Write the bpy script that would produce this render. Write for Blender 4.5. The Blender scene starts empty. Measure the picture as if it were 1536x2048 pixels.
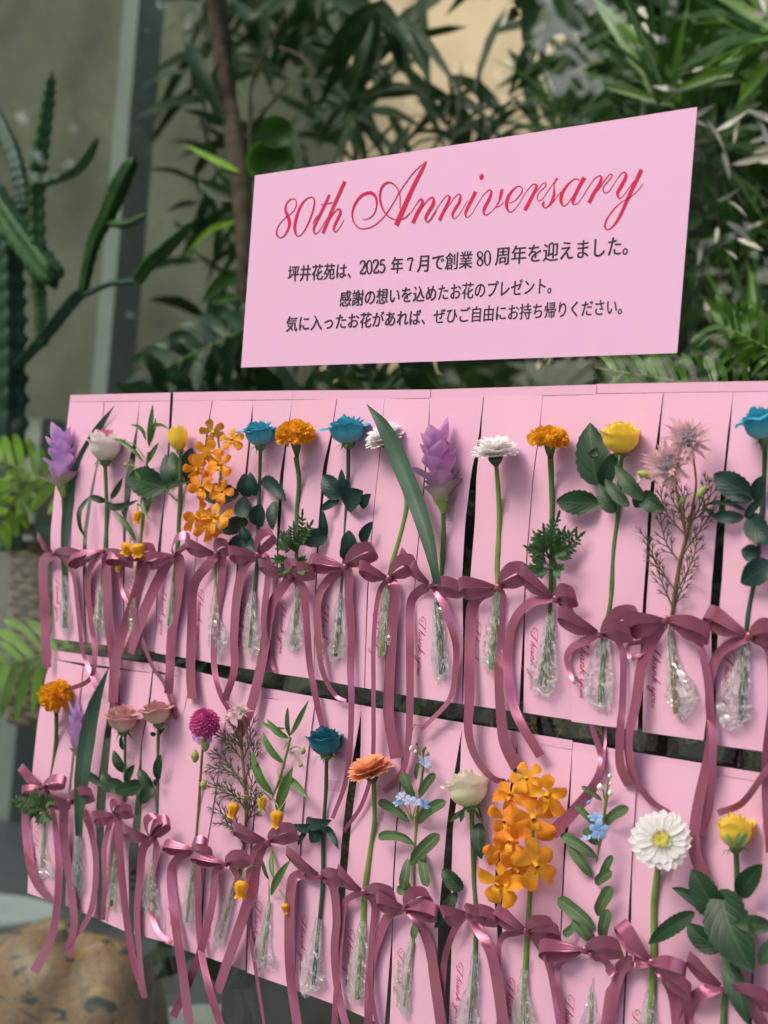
import bpy, math, random
import numpy as np
from mathutils import Vector, Matrix
R_ = random.Random(80)
scn = bpy.context.scene
COL = scn.collection
rad = math.radians

# ---------------------------------------------------------------- camera, light, exposure
CAM = Vector((1.548, -1.212, 1.30))
FPX, PITCH, YAW, ROLL = 3604.8, 0.0212, -0.8212, 0.080
CF = Vector((math.sin(YAW)*math.cos(PITCH), math.cos(YAW)*math.cos(PITCH), math.sin(PITCH)))
_r = Vector((math.cos(YAW), -math.sin(YAW), 0)); _u = _r.cross(CF)
CR = _r*math.cos(ROLL) + _u*math.sin(ROLL)
CU = -_r*math.sin(ROLL) + _u*math.cos(ROLL)
cd = bpy.data.cameras.new('camera'); cam = bpy.data.objects.new('camera', cd); COL.objects.link(cam)
cam.matrix_world = Matrix(((CR.x, CU.x, -CF.x, CAM.x), (CR.y, CU.y, -CF.y, CAM.y), (CR.z, CU.z, -CF.z, CAM.z), (0, 0, 0, 1)))
cd.sensor_fit = 'HORIZONTAL'; cd.sensor_width = 36.0; cd.lens = FPX/1536*36.0
cd.clip_start = 0.05; cd.clip_end = 400
cd.dof.use_dof = True; cd.dof.focus_distance = 1.74; cd.dof.aperture_fstop = cd.lens/8.8
scn.camera = cam
world = bpy.data.worlds.new("World"); scn.world = world; world.use_nodes = True
_nt = world.node_tree; _nt.nodes.clear()
_sky = _nt.nodes.new('ShaderNodeTexSky'); _sky.sky_type = 'NISHITA'; _sky.sun_disc = False
SUN_EL, SUN_AZ = rad(46), rad(200)      # azimuth measured clockwise from +Y
_sky.sun_elevation = SUN_EL; _sky.sun_rotation = SUN_AZ; _sky.air_density = 1.0; _sky.dust_density = 6.0; _sky.ozone_density = 0.4
_bg = _nt.nodes.new('ShaderNodeBackground'); _bg.inputs['Strength'].default_value = 0.13
_wo = _nt.nodes.new('ShaderNodeOutputWorld')
_nt.links.new(_sky.outputs[0], _bg.inputs[0]); _nt.links.new(_bg.outputs[0], _wo.inputs[0])
sd = bpy.data.lights.new('sun', 'SUN'); sd.energy = 1.0; sd.angle = rad(32); sd.color = (1, .96, .92)
sun = bpy.data.objects.new('sun', sd); COL.objects.link(sun)
sdir = Vector((math.sin(SUN_AZ)*math.cos(SUN_EL), math.cos(SUN_AZ)*math.cos(SUN_EL), math.sin(SUN_EL)))
sun.rotation_euler = sdir.to_track_quat('Z', 'Y').to_euler(); sun.location = (0, -3, 6)
scn.view_settings.view_transform = 'Standard'; scn.view_settings.look = 'None'
scn.view_settings.gamma = 1; scn.view_settings.use_curve_mapping = False
scn.view_settings.exposure = 0.72
scn.render.engine = 'CYCLES'
scn.cycles.transparent_max_bounces = 24; scn.cycles.max_bounces = 8
scn.cycles.use_denoising = True

# ---------------------------------------------------------------- picture <-> place
def ray(px, py):
    return (CF + CR*((px-768)/FPX) + CU*((1024-py)/FPX))
def W(px, py, off=0.0):
    """the point of the plane y=-off (parallel to the window, off metres in front of it) seen at a photo pixel"""
    d = ray(px, py); t = (-off - CAM.y)/d.y
    return CAM + d*t
def mpp(px, py, off=0.0):
    d = ray(px, py); return ((-off-CAM.y)/d.y)/FPX
N_OUT = Vector((0, -1, 0))

# ---------------------------------------------------------------- objects
def col4(c): return (c[0], c[1], c[2], 1)
def make(name, V, F, mat, parent=None, uv=None, smooth=True, label=None, kind=None, org=None):
    me = bpy.data.meshes.new(name)
    if org is None: org = parent.get('_org') if parent is not None and parent.get('_org') is not None else (0, 0, 0)
    A = np.array([tuple(v) for v in V], dtype=np.float64).reshape(-1, 3) - np.array(org)
    me.from_pydata(A.tolist(), [], F)
    if uv is not None:
        l = me.uv_layers.new(name='UVMap')
        idx = np.zeros(len(me.loops), dtype=np.int32); me.loops.foreach_get('vertex_index', idx)
        l.data.foreach_set('uv', np.array(uv, dtype=np.float32)[idx].ravel())
    if smooth: me.polygons.foreach_set('use_smooth', [True]*len(me.polygons))
    me.materials.append(mat); me.update()
    o = bpy.data.objects.new(name, me); COL.objects.link(o)
    if parent is not None: o.parent = parent; o['_org'] = list(org)
    else: o.location = org; o['_org'] = list(org)
    if label: o['label'] = label
    if kind: o['kind'] = kind
    return o
def thing(name, label, cat, org, group=None):
    o = bpy.data.objects.new(name, None); COL.objects.link(o); o.location = org; o['_org'] = list(org)
    o.empty_display_size = .01
    o['label'] = label; o['category'] = cat
    if group: o['group'] = group
    return o
def tag(o, label, cat, group=None):
    o['label'] = label; o['category'] = cat
    if group: o['group'] = group
    return o
class MB:
    def __init__(s): s.V = []; s.F = []; s.U = []
    def grid(s, P, nu, nv, uv=None):
        b = len(s.V); s.V += P
        s.U += uv if uv else [(i/(nu-1), j/(nv-1)) for j in range(nv) for i in range(nu)]
        for j in range(nv-1):
            for i in range(nu-1):
                a = b+j*nu+i; s.F.append((a, a+1, a+1+nu, a+nu))
    def quad(s, a, b, c, d):
        k = len(s.V); s.V += [a, b, c, d]; s.U += [(0, 0), (1, 0), (1, 1), (0, 1)]; s.F.append((k, k+1, k+2, k+3))
    def box(s, lo, hi):
        x0, y0, z0 = lo; x1, y1, z1 = hi; k = len(s.V)
        s.V += [Vector(p) for p in ((x0, y0, z0), (x1, y0, z0), (x1, y1, z0), (x0, y1, z0), (x0, y0, z1), (x1, y0, z1), (x1, y1, z1), (x0, y1, z1))]
        s.U += [(0, 0)]*8
        for f in ((0, 3, 2, 1), (4, 5, 6, 7), (0, 1, 5, 4), (1, 2, 6, 5), (2, 3, 7, 6), (3, 0, 4, 7)): s.F.append(tuple(k+i for i in f))
    def out(s, name, mat, parent=None, **k):
        return make(name, s.V, s.F, mat, parent, uv=s.U, **k)
def crom(P, n):
    """n+1 samples of a Catmull-Rom curve through P (vectors or tuples)"""
    P = [Vector(p) if not isinstance(p, Vector) else p for p in P]
    if len(P) == 2: return [P[0].lerp(P[1], i/n) for i in range(n+1)]
    Q = [P[0]*2-P[1]]+P+[P[-1]*2-P[-2]]; m = len(P)-1; out = []
    for i in range(n+1):
        t = i/n*m; k = min(int(t), m-1); t -= k
        a, b, c, d = Q[k:k+4]
        out.append(0.5*((2*b)+(c-a)*t+(2*a-5*b+4*c-d)*t*t+(3*b-a-3*c+d)*t*t*t))
    return out
def lerpl(L, t):
    t = max(0, min(1, t))*(len(L)-1); k = min(int(t), len(L)-2); t -= k
    return L[k]*(1-t)+L[k+1]*t
def tube(mb, P, radii, sides=8, n=None):
    n = n or max(6, (len(P)-1)*5)
    C = crom(P, n); ref = None; G = []
    for i, c in enumerate(C):
        t = (C[min(i+1, n)]-C[max(i-1, 0)]).normalized()
        if ref is None: ref = t.orthogonal()
        a = (ref-t*ref.dot(t)).normalized(); b = t.cross(a); ref = a
        r = lerpl(radii, i/n) if isinstance(radii, (list, tuple)) else radii
        for k in range(sides+1):
            th = 2*math.pi*k/sides; G.append(c+a*(r*math.cos(th))+b*(r*math.sin(th)))
    mb.grid(G, sides+1, n+1)
    return C
def prof(name):
    return {
        'ovate':  lambda t: math.sin(math.pi*min(1, t**.72))**.85,
        'lance':  lambda t: math.sin(math.pi*t**.8)**.9,
        'oblong': lambda t: min(1, (t*5)**.6)*(max(0, 1-t**5))**.6*(.55+.45*t),
        'obov':   lambda t: (.18+.82*math.sin(math.pi*.5*min(1, t/.68))**1.3)*(max(0, 1-max(0, (t-.55)/.45)**2.4))**.5,
        'strap':  lambda t: (.55+.45*min(1, t*3))*max(0, 1-t**2.6),
        'ray':    lambda t: (.3+.7*min(1, t*1.8)**.8)*(max(0, 1-max(0, (t-.7)/.3)**2.2))**.5,
        'bract':  lambda t: (.5+.5*math.sin(math.pi*min(1, t*.95)))*max(0, 1-t**3.6)**.62,
        'point':  lambda t: (.6+.4*math.sin(math.pi*t))*(1-t**1.3),
    }[name]
def blade(mb, P, width, nrm, shape='lance', cup=0.0, n=10, m=4, serr=0.0, wave=0.0, twist=0.0, rnd=None, thick=None):
    """a leaf, petal or bract: spine through P, given full width, facing nrm; cup lifts the edges"""
    rnd = rnd or R_; f = prof(shape) if isinstance(shape, str) else shape
    C = crom(P, n); G = []; ph = rnd.random()*9
    for i, c in enumerate(C):
        t = i/n; T = (C[min(i+1, n)]-C[max(i-1, 0)])
        T = T.normalized() if T.length > 1e-9 else Vector((0, 0, 1))
        S = T.cross(nrm); S = S.normalized() if S.length > 1e-6 else T.orthogonal().normalized()
        if twist:
            S = (Matrix.Rotation(twist*t, 3, T) @ S)
        Nn = S.cross(T)
        w = width*.5*f(t) if width else 0
        sw = w*(1+serr*(1 if i % 2 else -1)) if serr and 0 < i < n else w
        for k in range(m+1):
            s = k/m*2-1
            G.append(c+S*(s*(sw if k in (0, m) else w))+Nn*(cup*abs(s)**1.5*w + wave*width*math.sin(ph+t*9+s*2.2)*abs(s)*f(t)))
    mb.grid(G, m+1, n+1)
    return G
# ---------------------------------------------------------------- materials
def newmat(name):
    m = bpy.data.materials.new(name); m.use_nodes = True; nt = m.node_tree; nt.nodes.clear()
    o = nt.nodes.new('ShaderNodeOutputMaterial'); return m, nt, o
def N(nt, t, **k):
    n = nt.nodes.new(t)
    for a, b in k.items():
        if a.startswith('i_'): n.inputs[int(a[2:])].default_value = b
        else: setattr(n, a, b)
    return n
def ramp(nt, fac, stops):
    r = nt.nodes.new('ShaderNodeValToRGB'); e = r.color_ramp.elements
    while len(e) < len(stops): e.new(.5)
    for i, (p, c) in enumerate(stops): e[i].position = p; e[i].color = col4(c)
    nt.links.new(fac, r.inputs[0]); return r.outputs[0]
def noise(nt, scale, detail=4, rough=.55, coord='Object', stretch=None, dist=0):
    tc = N(nt, 'ShaderNodeTexCoord'); src = tc.outputs[coord]
    if stretch:
        mp = N(nt, 'ShaderNodeMapping'); mp.inputs['Scale'].default_value = stretch
        nt.links.new(src, mp.inputs[0]); src = mp.outputs[0]
    n = N(nt, 'ShaderNodeTexNoise'); n.inputs['Scale'].default_value = scale; n.inputs['Detail'].default_value = detail
    n.inputs['Roughness'].default_value = rough; n.inputs['Distortion'].default_value = dist
    nt.links.new(src, n.inputs['Vector']); return n.outputs['Fac']
def math_(nt, op, a, b=None, clamp=False):
    n = N(nt, 'ShaderNodeMath', operation=op); n.use_clamp = clamp
    for i, v in enumerate((a, b)):
        if v is None: continue
        if isinstance(v, (int, float)): n.inputs[i].default_value = v
        else: nt.links.new(v, n.inputs[i])
    return n.outputs[0]
def mixc(nt, fac, a, b, mode='MIX'):
    n = N(nt, 'ShaderNodeMix', data_type='RGBA', blend_type=mode)
    for i, v in ((0, fac), (6, a), (7, b)):
        if isinstance(v, (int, float)): n.inputs[i].default_value = v
        elif isinstance(v, tuple): n.inputs[i].default_value = col4(v)
        else: nt.links.new(v, n.inputs[i])
    return n.outputs[2]
def bsdf(nt, o, color, rough=.5, spec=.5, bump=None, bstr=.3, bdist=.001, transl=0.0, tcol=None, sheen=0, metal=0, coat=0, sss=0):
    p = N(nt, 'ShaderNodeBsdfPrincipled')
    if isinstance(color, tuple): p.inputs['Base Color'].default_value = col4(color)
    else: nt.links.new(color, p.inputs['Base Color'])
    if isinstance(rough, (int, float)): p.inputs['Roughness'].default_value = rough
    else: nt.links.new(rough, p.inputs['Roughness'])
    p.inputs['Specular IOR Level'].default_value = spec
    p.inputs['Metallic'].default_value = metal
    if sheen: p.inputs['Sheen Weight'].default_value = sheen
    if coat: p.inputs['Coat Weight'].default_value = coat
    if bump is not None:
        b = N(nt, 'ShaderNodeBump'); b.inputs['Strength'].default_value = bstr; b.inputs['Distance'].default_value = bdist
        nt.links.new(bump, b.inputs['Height']); nt.links.new(b.outputs[0], p.inputs['Normal'])
    out = p.outputs[0]
    if transl:
        t = N(nt, 'ShaderNodeBsdfTranslucent')
        c = tcol if tcol is not None else color
        if isinstance(c, tuple): t.inputs[0].default_value = col4(c)
        else: nt.links.new(c, t.inputs[0])
        mx = N(nt, 'ShaderNodeMixShader'); mx.inputs[0].default_value = transl
        nt.links.new(out, mx.inputs[1]); nt.links.new(t.outputs[0], mx.inputs[2]); out = mx.outputs[0]
    nt.links.new(out, o.inputs[0]); return p
def uvs(nt):
    tc = N(nt, 'ShaderNodeTexCoord'); s = N(nt, 'ShaderNodeSeparateXYZ'); nt.links.new(tc.outputs['UV'], s.inputs[0]); return s.outputs[0], s.outputs[1]
def m_plain(name, c, rough=.5, spec=.4, var=.15, scale=40, bstr=.2, bdist=.001, metal=0, **k):
    m, nt, o = newmat(name); n = noise(nt, scale)
    c2 = tuple(x*(1-var) for x in c); c1 = tuple(min(1, x*(1+var)) for x in c)
    bsdf(nt, o, ramp(nt, n, [(.3, c2), (.7, c1)]), rough, spec, n, bstr, bdist, metal=metal, **k); return m
def m_paper(name, c):
    m, nt, o = newmat(name)
    n = noise(nt, 900, 3); n2 = noise(nt, 6, 3)
    c1 = mixc(nt, math_(nt, 'MULTIPLY', n2, .35), c, tuple(x*.93 for x in c))
    c2 = mixc(nt, math_(nt, 'MULTIPLY', n, .18), c1, tuple(x*.75 for x in c))
    bsdf(nt, o, c2, .72, .22, n, .25, .0003, transl=.12); return m
def m_petal(name, base, mid, rim, rough=.55, streak=.25, vein=60, transl=.28, bstr=.35):
    m, nt, o = newmat(name); u, v = uvs(nt)
    n = noise(nt, 25, 3); vv = math_(nt, 'ADD', v, math_(nt, 'MULTIPLY', math_(nt, 'SUBTRACT', n, .5), .35))
    c = ramp(nt, vv, [(.02, base), (.5, mid), (.93, rim)])
    w = N(nt, 'ShaderNodeTexNoise'); mp = N(nt, 'ShaderNodeMapping'); mp.inputs['Scale'].default_value = (vein, 2.2, 1)
    tc = N(nt, 'ShaderNodeTexCoord'); nt.links.new(tc.outputs['UV'], mp.inputs[0]); nt.links.new(mp.outputs[0], w.inputs['Vector']); w.inputs['Scale'].default_value = 1
    w.inputs['Detail'].default_value = 3
    c = mixc(nt, math_(nt, 'MULTIPLY', w.outputs['Fac'], streak), c, tuple(x*.6 for x in mid))
    bsdf(nt, o, c, rough, .3, w.outputs['Fac'], bstr, .0008, transl=transl, sheen=.15); return m
def m_leaf(name, c, vein, rough=.46, transl=.15, fr=22, vs=.28, back=None, spec=.36):
    m, nt, o = newmat(name); u, v = uvs(nt)
    a = math_(nt, 'ABSOLUTE', math_(nt, 'SUBTRACT', u, .5))
    mid = math_(nt, 'LESS_THAN', a, .035)
    ph = math_(nt, 'SUBTRACT', math_(nt, 'MULTIPLY', v, fr), math_(nt, 'MULTIPLY', a, fr*.8))
    sv = math_(nt, 'POWER', math_(nt, 'ABSOLUTE', math_(nt, 'SINE', ph)), 14)
    n = noise(nt, 30, 4); n3 = noise(nt, 160, 3)
    base = ramp(nt, n, [(.3, tuple(x*.72 for x in c)), (.7, tuple(x*1.3 for x in c))])
    vf = math_(nt, 'MAXIMUM', math_(nt, 'MULTIPLY', mid, vs+.15), math_(nt, 'MULTIPLY', sv, vs*.45))
    cc = mixc(nt, vf, base, vein)
    if back:
        g = N(nt, 'ShaderNodeNewGeometry'); cc = mixc(nt, g.outputs['Backfacing'], cc, back)
    h = math_(nt, 'SUBTRACT', math_(nt, 'MULTIPLY', n3, .25), math_(nt, 'MAXIMUM', mid, math_(nt, 'MULTIPLY', sv, .8)))
    bsdf(nt, o, cc, rough, spec, h, .22, .001, transl=transl, tcol=tuple(x*1.6 for x in c)); return m
M = {}
M['paper'] = m_paper('pink_paper', (.79, .465, .63))
M['sign_paper'] = m_paper('sign_paper', (.76, .475, .68))
M['ink_red'] = m_plain('crimson_ink', (.50, .015, .075), .6, .2, .08)
M['ink_red2'] = m_plain('thin_crimson_ink', (.42, .03, .085), .6, .2, .08)
M['ink_dark'] = m_plain('dark_ink', (.035, .028, .045), .6, .2, .1)
def m_ribbon():
    m, nt, o = newmat('mauve_satin'); u, v = uvs(nt)
    n = noise(nt, 1, 2, coord='UV', stretch=(2, 260, 1)); n2 = noise(nt, 14, 3)
    e = math_(nt, 'GREATER_THAN', math_(nt, 'ABSOLUTE', math_(nt, 'SUBTRACT', u, .5)), .475)
    c = ramp(nt, n2, [(.3, (.30, .080, .150)), (.7, (.375, .108, .195))])
    c = mixc(nt, math_(nt, 'MULTIPLY', e, .35), c, (.42, .16, .23))
    p = bsdf(nt, o, c, .26, .8, n, .16, .0006, sheen=.25, transl=.05, metal=.5)
    p.inputs['Anisotropic'].default_value = .6
    p.inputs['Sheen Tint'].default_value = (1, .6, .8, 1); return m
M['ribbon'] = m_ribbon()
def m_plastic():
    m, nt, o = newmat('clear_cellophane')
    tr = N(nt, 'ShaderNodeBsdfTransparent'); tr.inputs[0].default_value = (.93, .95, .95, 1)
    gl = N(nt, 'ShaderNodeBsdfGlossy'); gl.inputs['Roughness'].default_value = .09; gl.inputs[0].default_value = (1, 1, 1, 1)
    df = N(nt, 'ShaderNodeBsdfDiffuse'); df.inputs[0].default_value = (.86, .9, .9, 1)
    n = noise(nt, 60, 2, .5, dist=1.0)
    b = N(nt, 'ShaderNodeBump'); b.inputs['Strength'].default_value = .25; b.inputs['Distance'].default_value = .004
    nt.links.new(n, b.inputs['Height']); nt.links.new(b.outputs[0], gl.inputs['Normal']); nt.links.new(b.outputs[0], df.inputs['Normal'])
    n2 = noise(nt, 1, 3, .55, coord='UV', stretch=(13, 5, 1), dist=1.6)
    k = ramp(nt, math_(nt, 'ABSOLUTE', math_(nt, 'SUBTRACT', n2, .5)), [(.0, (.75, .75, .75)), (.014, (.34, .34, .34)), (.034, (.03, .03, .03))])
    lw = N(nt, 'ShaderNodeLayerWeight'); lw.inputs[0].default_value = .5
    f = math_(nt, 'ADD', math_(nt, 'MULTIPLY', math_(nt, 'POWER', lw.outputs['Facing'], 2.5), .7), .13, clamp=True)
    m1 = N(nt, 'ShaderNodeMixShader'); nt.links.new(k, m1.inputs[0]); nt.links.new(tr.outputs[0], m1.inputs[1]); nt.links.new(df.outputs[0], m1.inputs[2])
    m2 = N(nt, 'ShaderNodeMixShader'); nt.links.new(f, m2.inputs[0]); nt.links.new(m1.outputs[0], m2.inputs[1]); nt.links.new(gl.outputs[0], m2.inputs[2])
    nt.links.new(m2.outputs[0], o.inputs[0]); return m
M['plastic'] = m_plastic()
def m_tape():
    m, nt, o = newmat('clear_tape')
    tr = N(nt, 'ShaderNodeBsdfTransparent'); tr.inputs[0].default_value = (.88, .86, .88, 1)
    gl = N(nt, 'ShaderNodeBsdfGlossy'); gl.inputs['Roughness'].default_value = .35; gl.inputs[0].default_value = (.8, .8, .8, 1)
    mx = N(nt, 'ShaderNodeMixShader'); mx.inputs[0].default_value = .07
    nt.links.new(tr.outputs[0], mx.inputs[1]); nt.links.new(gl.outputs[0], mx.inputs[2]); nt.links.new(mx.outputs[0], o.inputs[0]); return m
M['tape'] = m_tape()
def m_glass():
    m, nt, o = newmat('window_glass')
    tr = N(nt, 'ShaderNodeBsdfTransparent'); tr.inputs[0].default_value = (.90, .94, .92, 1)
    gl = N(nt, 'ShaderNodeBsdfGlossy'); gl.inputs['Roughness'].default_value = .0; gl.inputs[0].default_value = (.95, 1, .99, 1)
    lw = N(nt, 'ShaderNodeLayerWeight'); lw.inputs[0].default_value = .5
    f = math_(nt, 'ADD', math_(nt, 'MULTIPLY', math_(nt, 'POWER', lw.outputs['Facing'], 5), 1.2), .05, clamp=True)
    m2 = N(nt, 'ShaderNodeMixShader'); nt.links.new(f, m2.inputs[0]); nt.links.new(tr.outputs[0], m2.inputs[1]); nt.links.new(gl.outputs[0], m2.inputs[2])
    nt.links.new(m2.outputs[0], o.inputs[0]); return m
M['glass'] = m_glass()
M['stem'] = m_plain('green_stem', (.075, .15, .045), .5, .4, .25, 60)
M['stem_light'] = m_plain('light_green_stem', (.16, .26, .06), .45, .4, .2, 60)
M['stem_dark'] = m_plain('dark_green_stem', (.03, .085, .05), .5, .4, .25, 60)
M['stem_brown'] = m_plain('brown_stem', (.22, .12, .06), .6, .3, .25, 60)
M['rose_leaf'] = m_leaf('rose_leaf', (.011, .042, .016), (.055, .12, .05), back=(.05, .09, .05), transl=.1)
M['teal_leaf'] = m_leaf('dyed_rose_leaf', (.006, .032, .026), (.025, .075, .06), back=(.035, .08, .07), transl=.08)
M['pale_leaf'] = m_leaf('pale_rose_leaf', (.030, .07, .03), (.08, .14, .06))
M['lily_leaf'] = m_leaf('lily_leaf', (.07, .17, .04), (.16, .28, .09), fr=4, vs=.3)
M['strap_leaf'] = m_leaf('strap_leaf', (.035, .085, .055), (.08, .14, .09), fr=3, vs=.3, rough=.5)
M['tweedia_leaf'] = m_leaf('soft_oblong_leaf', (.065, .13, .05), (.19, .28, .15), fr=20, vs=.7, rough=.6)
M['mari_leaf'] = m_leaf('feathery_leaf', (.035, .10, .03), (.09, .17, .06))
M['sepal'] = m_plain('sepal_green', (.10, .17, .055), .5, .4, .25, 80)
P_ = lambda n, b, m_, r, **k: M.__setitem__(n, m_petal(n, b, m_, r, **k))
P_('pet_white', (.72, .74, .50), (.83, .80, .74), (.86, .80, .76))
P_('pet_pinkedge', (.72, .74, .50), (.82, .74, .70), (.72, .22, .34))
P_('pet_yellow', (.88, .66, .06), (.90, .68, .06), (.92, .72, .10), streak=.06)
P_('pet_blue', (.26, .62, .68), (.07, .50, .64), (.04, .40, .54))
P_('pet_teal', (.05, .30, .36), (.015, .21, .29), (.008, .14, .21))
P_('pet_dusty', (.80, .70, .50), (.74, .50, .44), (.60, .30, .32), streak=.2)
P_('pet_cream', (.62, .70, .34), (.86, .85, .62), (.86, .80, .66), streak=.12)
P_('pet_orange', (.84, .42, .03), (.82, .29, .012), (.74, .22, .008), streak=.3, vein=14, transl=.3)
P_('pet_orange2', (.90, .55, .05), (.88, .40, .02), (.84, .32, .012), streak=.3, vein=14, transl=.3)
P_('pet_orange3', (.45, .36, .05), (.52, .27, .02), (.50, .20, .01), streak=.2)
P_('pet_mari', (.92, .38, .006), (.94, .44, .008), (.95, .52, .015), streak=.05, transl=.4)
P_('pet_gerb', (.80, .80, .72), (.86, .86, .84), (.88, .87, .86), streak=.16, vein=9, bstr=.6)
P_('pet_peach', (.85, .50, .16), (.85, .40, .18), (.84, .36, .20), streak=.2, vein=9)
P_('bract_purple', (.62, .36, .62), (.60, .28, .60), (.66, .34, .66), streak=.2)
P_('bract_mid', (.58, .56, .44), (.48, .25, .48), (.44, .20, .42), streak=.3)
P_('bract_green', (.36, .46, .20), (.46, .40, .38), (.30, .14, .26), streak=.3)
P_('bract_lilac', (.68, .58, .76), (.62, .38, .74), (.64, .40, .76), streak=.2)
P_('pet_magenta', (.55, .05, .26), (.48, .03, .22), (.58, .10, .32), streak=.2)
P_('pet_blush', (.72, .72, .56), (.82, .64, .62), (.72, .36, .42), streak=.1, vein=14)
P_('pet_hair', (.66, .60, .62), (.76, .70, .74), (.60, .48, .55), streak=.1)
P_('pet_sky', (.18, .36, .70), (.22, .46, .78), (.30, .56, .84), streak=.15)
P_('pet_paleblue', (.50, .60, .78), (.46, .58, .80), (.40, .50, .78), streak=.15)
P_('pet_bell', (.84, .50, .02), (.84, .38, .01), (.84, .42, .02), streak=.25, vein=18)
P_('pet_bellgreen', (.78, .50, .02), (.75, .52, .03), (.35, .42, .05), streak=.2, vein=18)
M['disc'] = m_plain('flower_disc', (.52, .48, .10), .8, .2, .4, 500, .8, .002)
M['disc_edge'] = m_plain('flower_disc_edge', (.80, .72, .30), .8, .2, .3, 500, .8, .002)
M['bud_white'] = m_plain('white_bud', (.75, .78, .66), .5, .4, .12, 80)
M['bud_green'] = m_plain('green_bud', (.30, .38, .10), .5, .4, .25, 120)
M['lip'] = m_plain('orchid_lip', (.80, .36, .02), .45, .4, .3, 300)
M['needle'] = m_plain('needle_green', (.085, .085, .055), .6, .3, .3, 200)
# ---------------------------------------------------------------- flower parts
def frame(origin, axis, roll=0.0):
    z = axis.normalized(); x = CR-z*CR.dot(z); x.normalize(); y = z.cross(x)
    if roll: x, y = x*math.cos(roll)+y*math.sin(roll), y*math.cos(roll)-x*math.sin(roll)
    return lambda a, b, c: origin+x*a+y*b+z*c
def stem(th, pts, wpx, mat='stem', off=.009, name='stem', offs=None):
    mb = MB(); n = len(pts)
    o_ = (lambda i: offs[i]) if offs else (lambda i: off+(.011 if name == 'stem' and i == 0 else (.003 if name == 'stem' and i == 1 else 0)))
    P = [W(x, y, o_(i)) for i, (x, y) in enumerate(pts)]
    ws = wpx if isinstance(wpx, (list, tuple)) else [wpx, wpx]
    mid = pts[n//2]; k = mpp(mid[0], mid[1], off)*.5
    rs = random.Random(int(pts[0][0]*13+pts[0][1])); wl = [lerpl(ws, q/13)*k*(1+rs.uniform(-.07, .07)+(.16 if rs.random() < .12 else 0)) for q in range(14)]
    tube(mb, P, wl, 8, 28); return mb.out(name, M[mat], th)
def leaf(th, base, tip, wpx, mat='rose_leaf', shape='ovate', off=(.012, .018), arch=.12, bend=0.0, roll=0.0, cup=.22, serr=.05, wave=.05, n=18, stalk=None, name='leaf', label=None):
    a = W(base[0], base[1], off[0]); b = W(tip[0], tip[1], off[1]); L = (b-a).length
    toc = (CAM-a).normalized(); nr = (N_OUT*.55+toc*.6).normalized()
    side = (b-a).normalized().cross(nr).normalized()
    if roll: nr = Matrix.Rotation(roll, 3, (b-a).normalized()) @ nr
    P = [a, a.lerp(b, .35)+nr*(arch*L)+side*(bend*L), a.lerp(b, .72)+nr*(arch*L*.8)+side*(bend*L*.8), b]
    w = wpx*mpp(tip[0], tip[1], off[1])
    mb = MB(); blade(mb, P, w, nr, shape, cup, n, 6, serr, wave)
    o = mb.out(name, M[mat], th, label=label)
    if stalk:
        s = MB(); c = W(stalk[0], stalk[1], .009); tube(s, [c, c.lerp(a, .5)+N_OUT*.002, a], .0009, 6); s.out('leaf_stalk', M['stem'], o)
    return o
def lleaf(th, pts, wpx, mat='strap_leaf', shape='strap', off=.012, cup=.25, name='leaf', ws=None):
    P = [W(x, y, off+.004*math.sin(i*1.3)) for i, (x, y) in enumerate(pts)]
    m = pts[len(pts)//2]; k = mpp(m[0], m[1], off)
    toc = (CAM-P[0]).normalized(); nr = (N_OUT*.4+toc*.7).normalized()
    f = (lambda t: max(.02, lerpl(ws, t))) if ws else shape
    mb = MB(); blade(mb, P, wpx*k, nr, f, cup, 26, 6); return mb.out(name, M[mat], th)
def sleeve(th, pts, ws, off=.011, seed=1, thick=.5):
    """crumpled clear plastic bag twisted round the foot of the stem"""
    r = random.Random(seed); nn = 15; sides = 11
    P = crom([Vector((x, y, w)) for (x, y), w in zip(pts, ws)], nn); G = []
    ph = [r.random()*6.28 for _ in range(6)]
    for i, p in enumerate(P):
        t = i/nn; c = W(p.x, p.y, off); k = mpp(p.x, p.y, off)
        Q = P[min(i+1, nn)]; Q0 = P[max(i-1, 0)]
        T = (W(Q.x, Q.y, off)-W(Q0.x, Q0.y, off)).normalized()
        S = T.cross(N_OUT).normalized(); w = max(.0016, p.z*k*.50)*(1+.22*t*t)
        S = S*1.25
        flat = .85*(1-t)+.13*t
        for j in range(sides+1):
            a = 2*math.pi*(j % sides)/sides
            jit = 1+.12*math.sin(3*a+ph[0]+t*5)+(.17 if j % 2 else -.15)*(.4+.6*t)
            rr = random.Random(seed*1000+i*50+(j % sides)); jit += rr.uniform(-.16, .16)*min(1, t*3+.35); tz = (rr.uniform(-.006, .004) if i == nn else 0)
            G.append(c+S*(math.cos(a)*w*jit)+N_OUT*(math.sin(a)*w*flat*jit)+T*(tz+rr.uniform(-.0015, .0015) + (.004*math.sin(a*2+ph[2])*t)))
    mb = MB(); mb.grid(G, sides+1, nn+1)
    return mb.out('plastic_sleeve', M['plastic'], th, smooth=False)
def foot(th, pts, wpx, mat):   # the stem's foot inside the bag
    return stem(th, pts, wpx, mat, .011, 'stem_foot')
def tape(th, x, y, s=26, off=.0105, ang=0.0):
    k = mpp(x, y, off); c = W(x, y, off); S = Vector((1, 0, 0)); U = Vector((0, 0, 1)); mb = MB(); G = []
    for j in range(2):
        for i in range(9):
            u = i/8*2-1; G.append(c+S*(u*s*k*.95)+U*((j-.5)*s*k*.8+u*ang*s*k)+N_OUT*(.0012-.0062*min(1, abs(u)*1.6)))
    mb.grid(G, 9, 2); return mb.out('tape', M['tape'], th)
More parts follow.
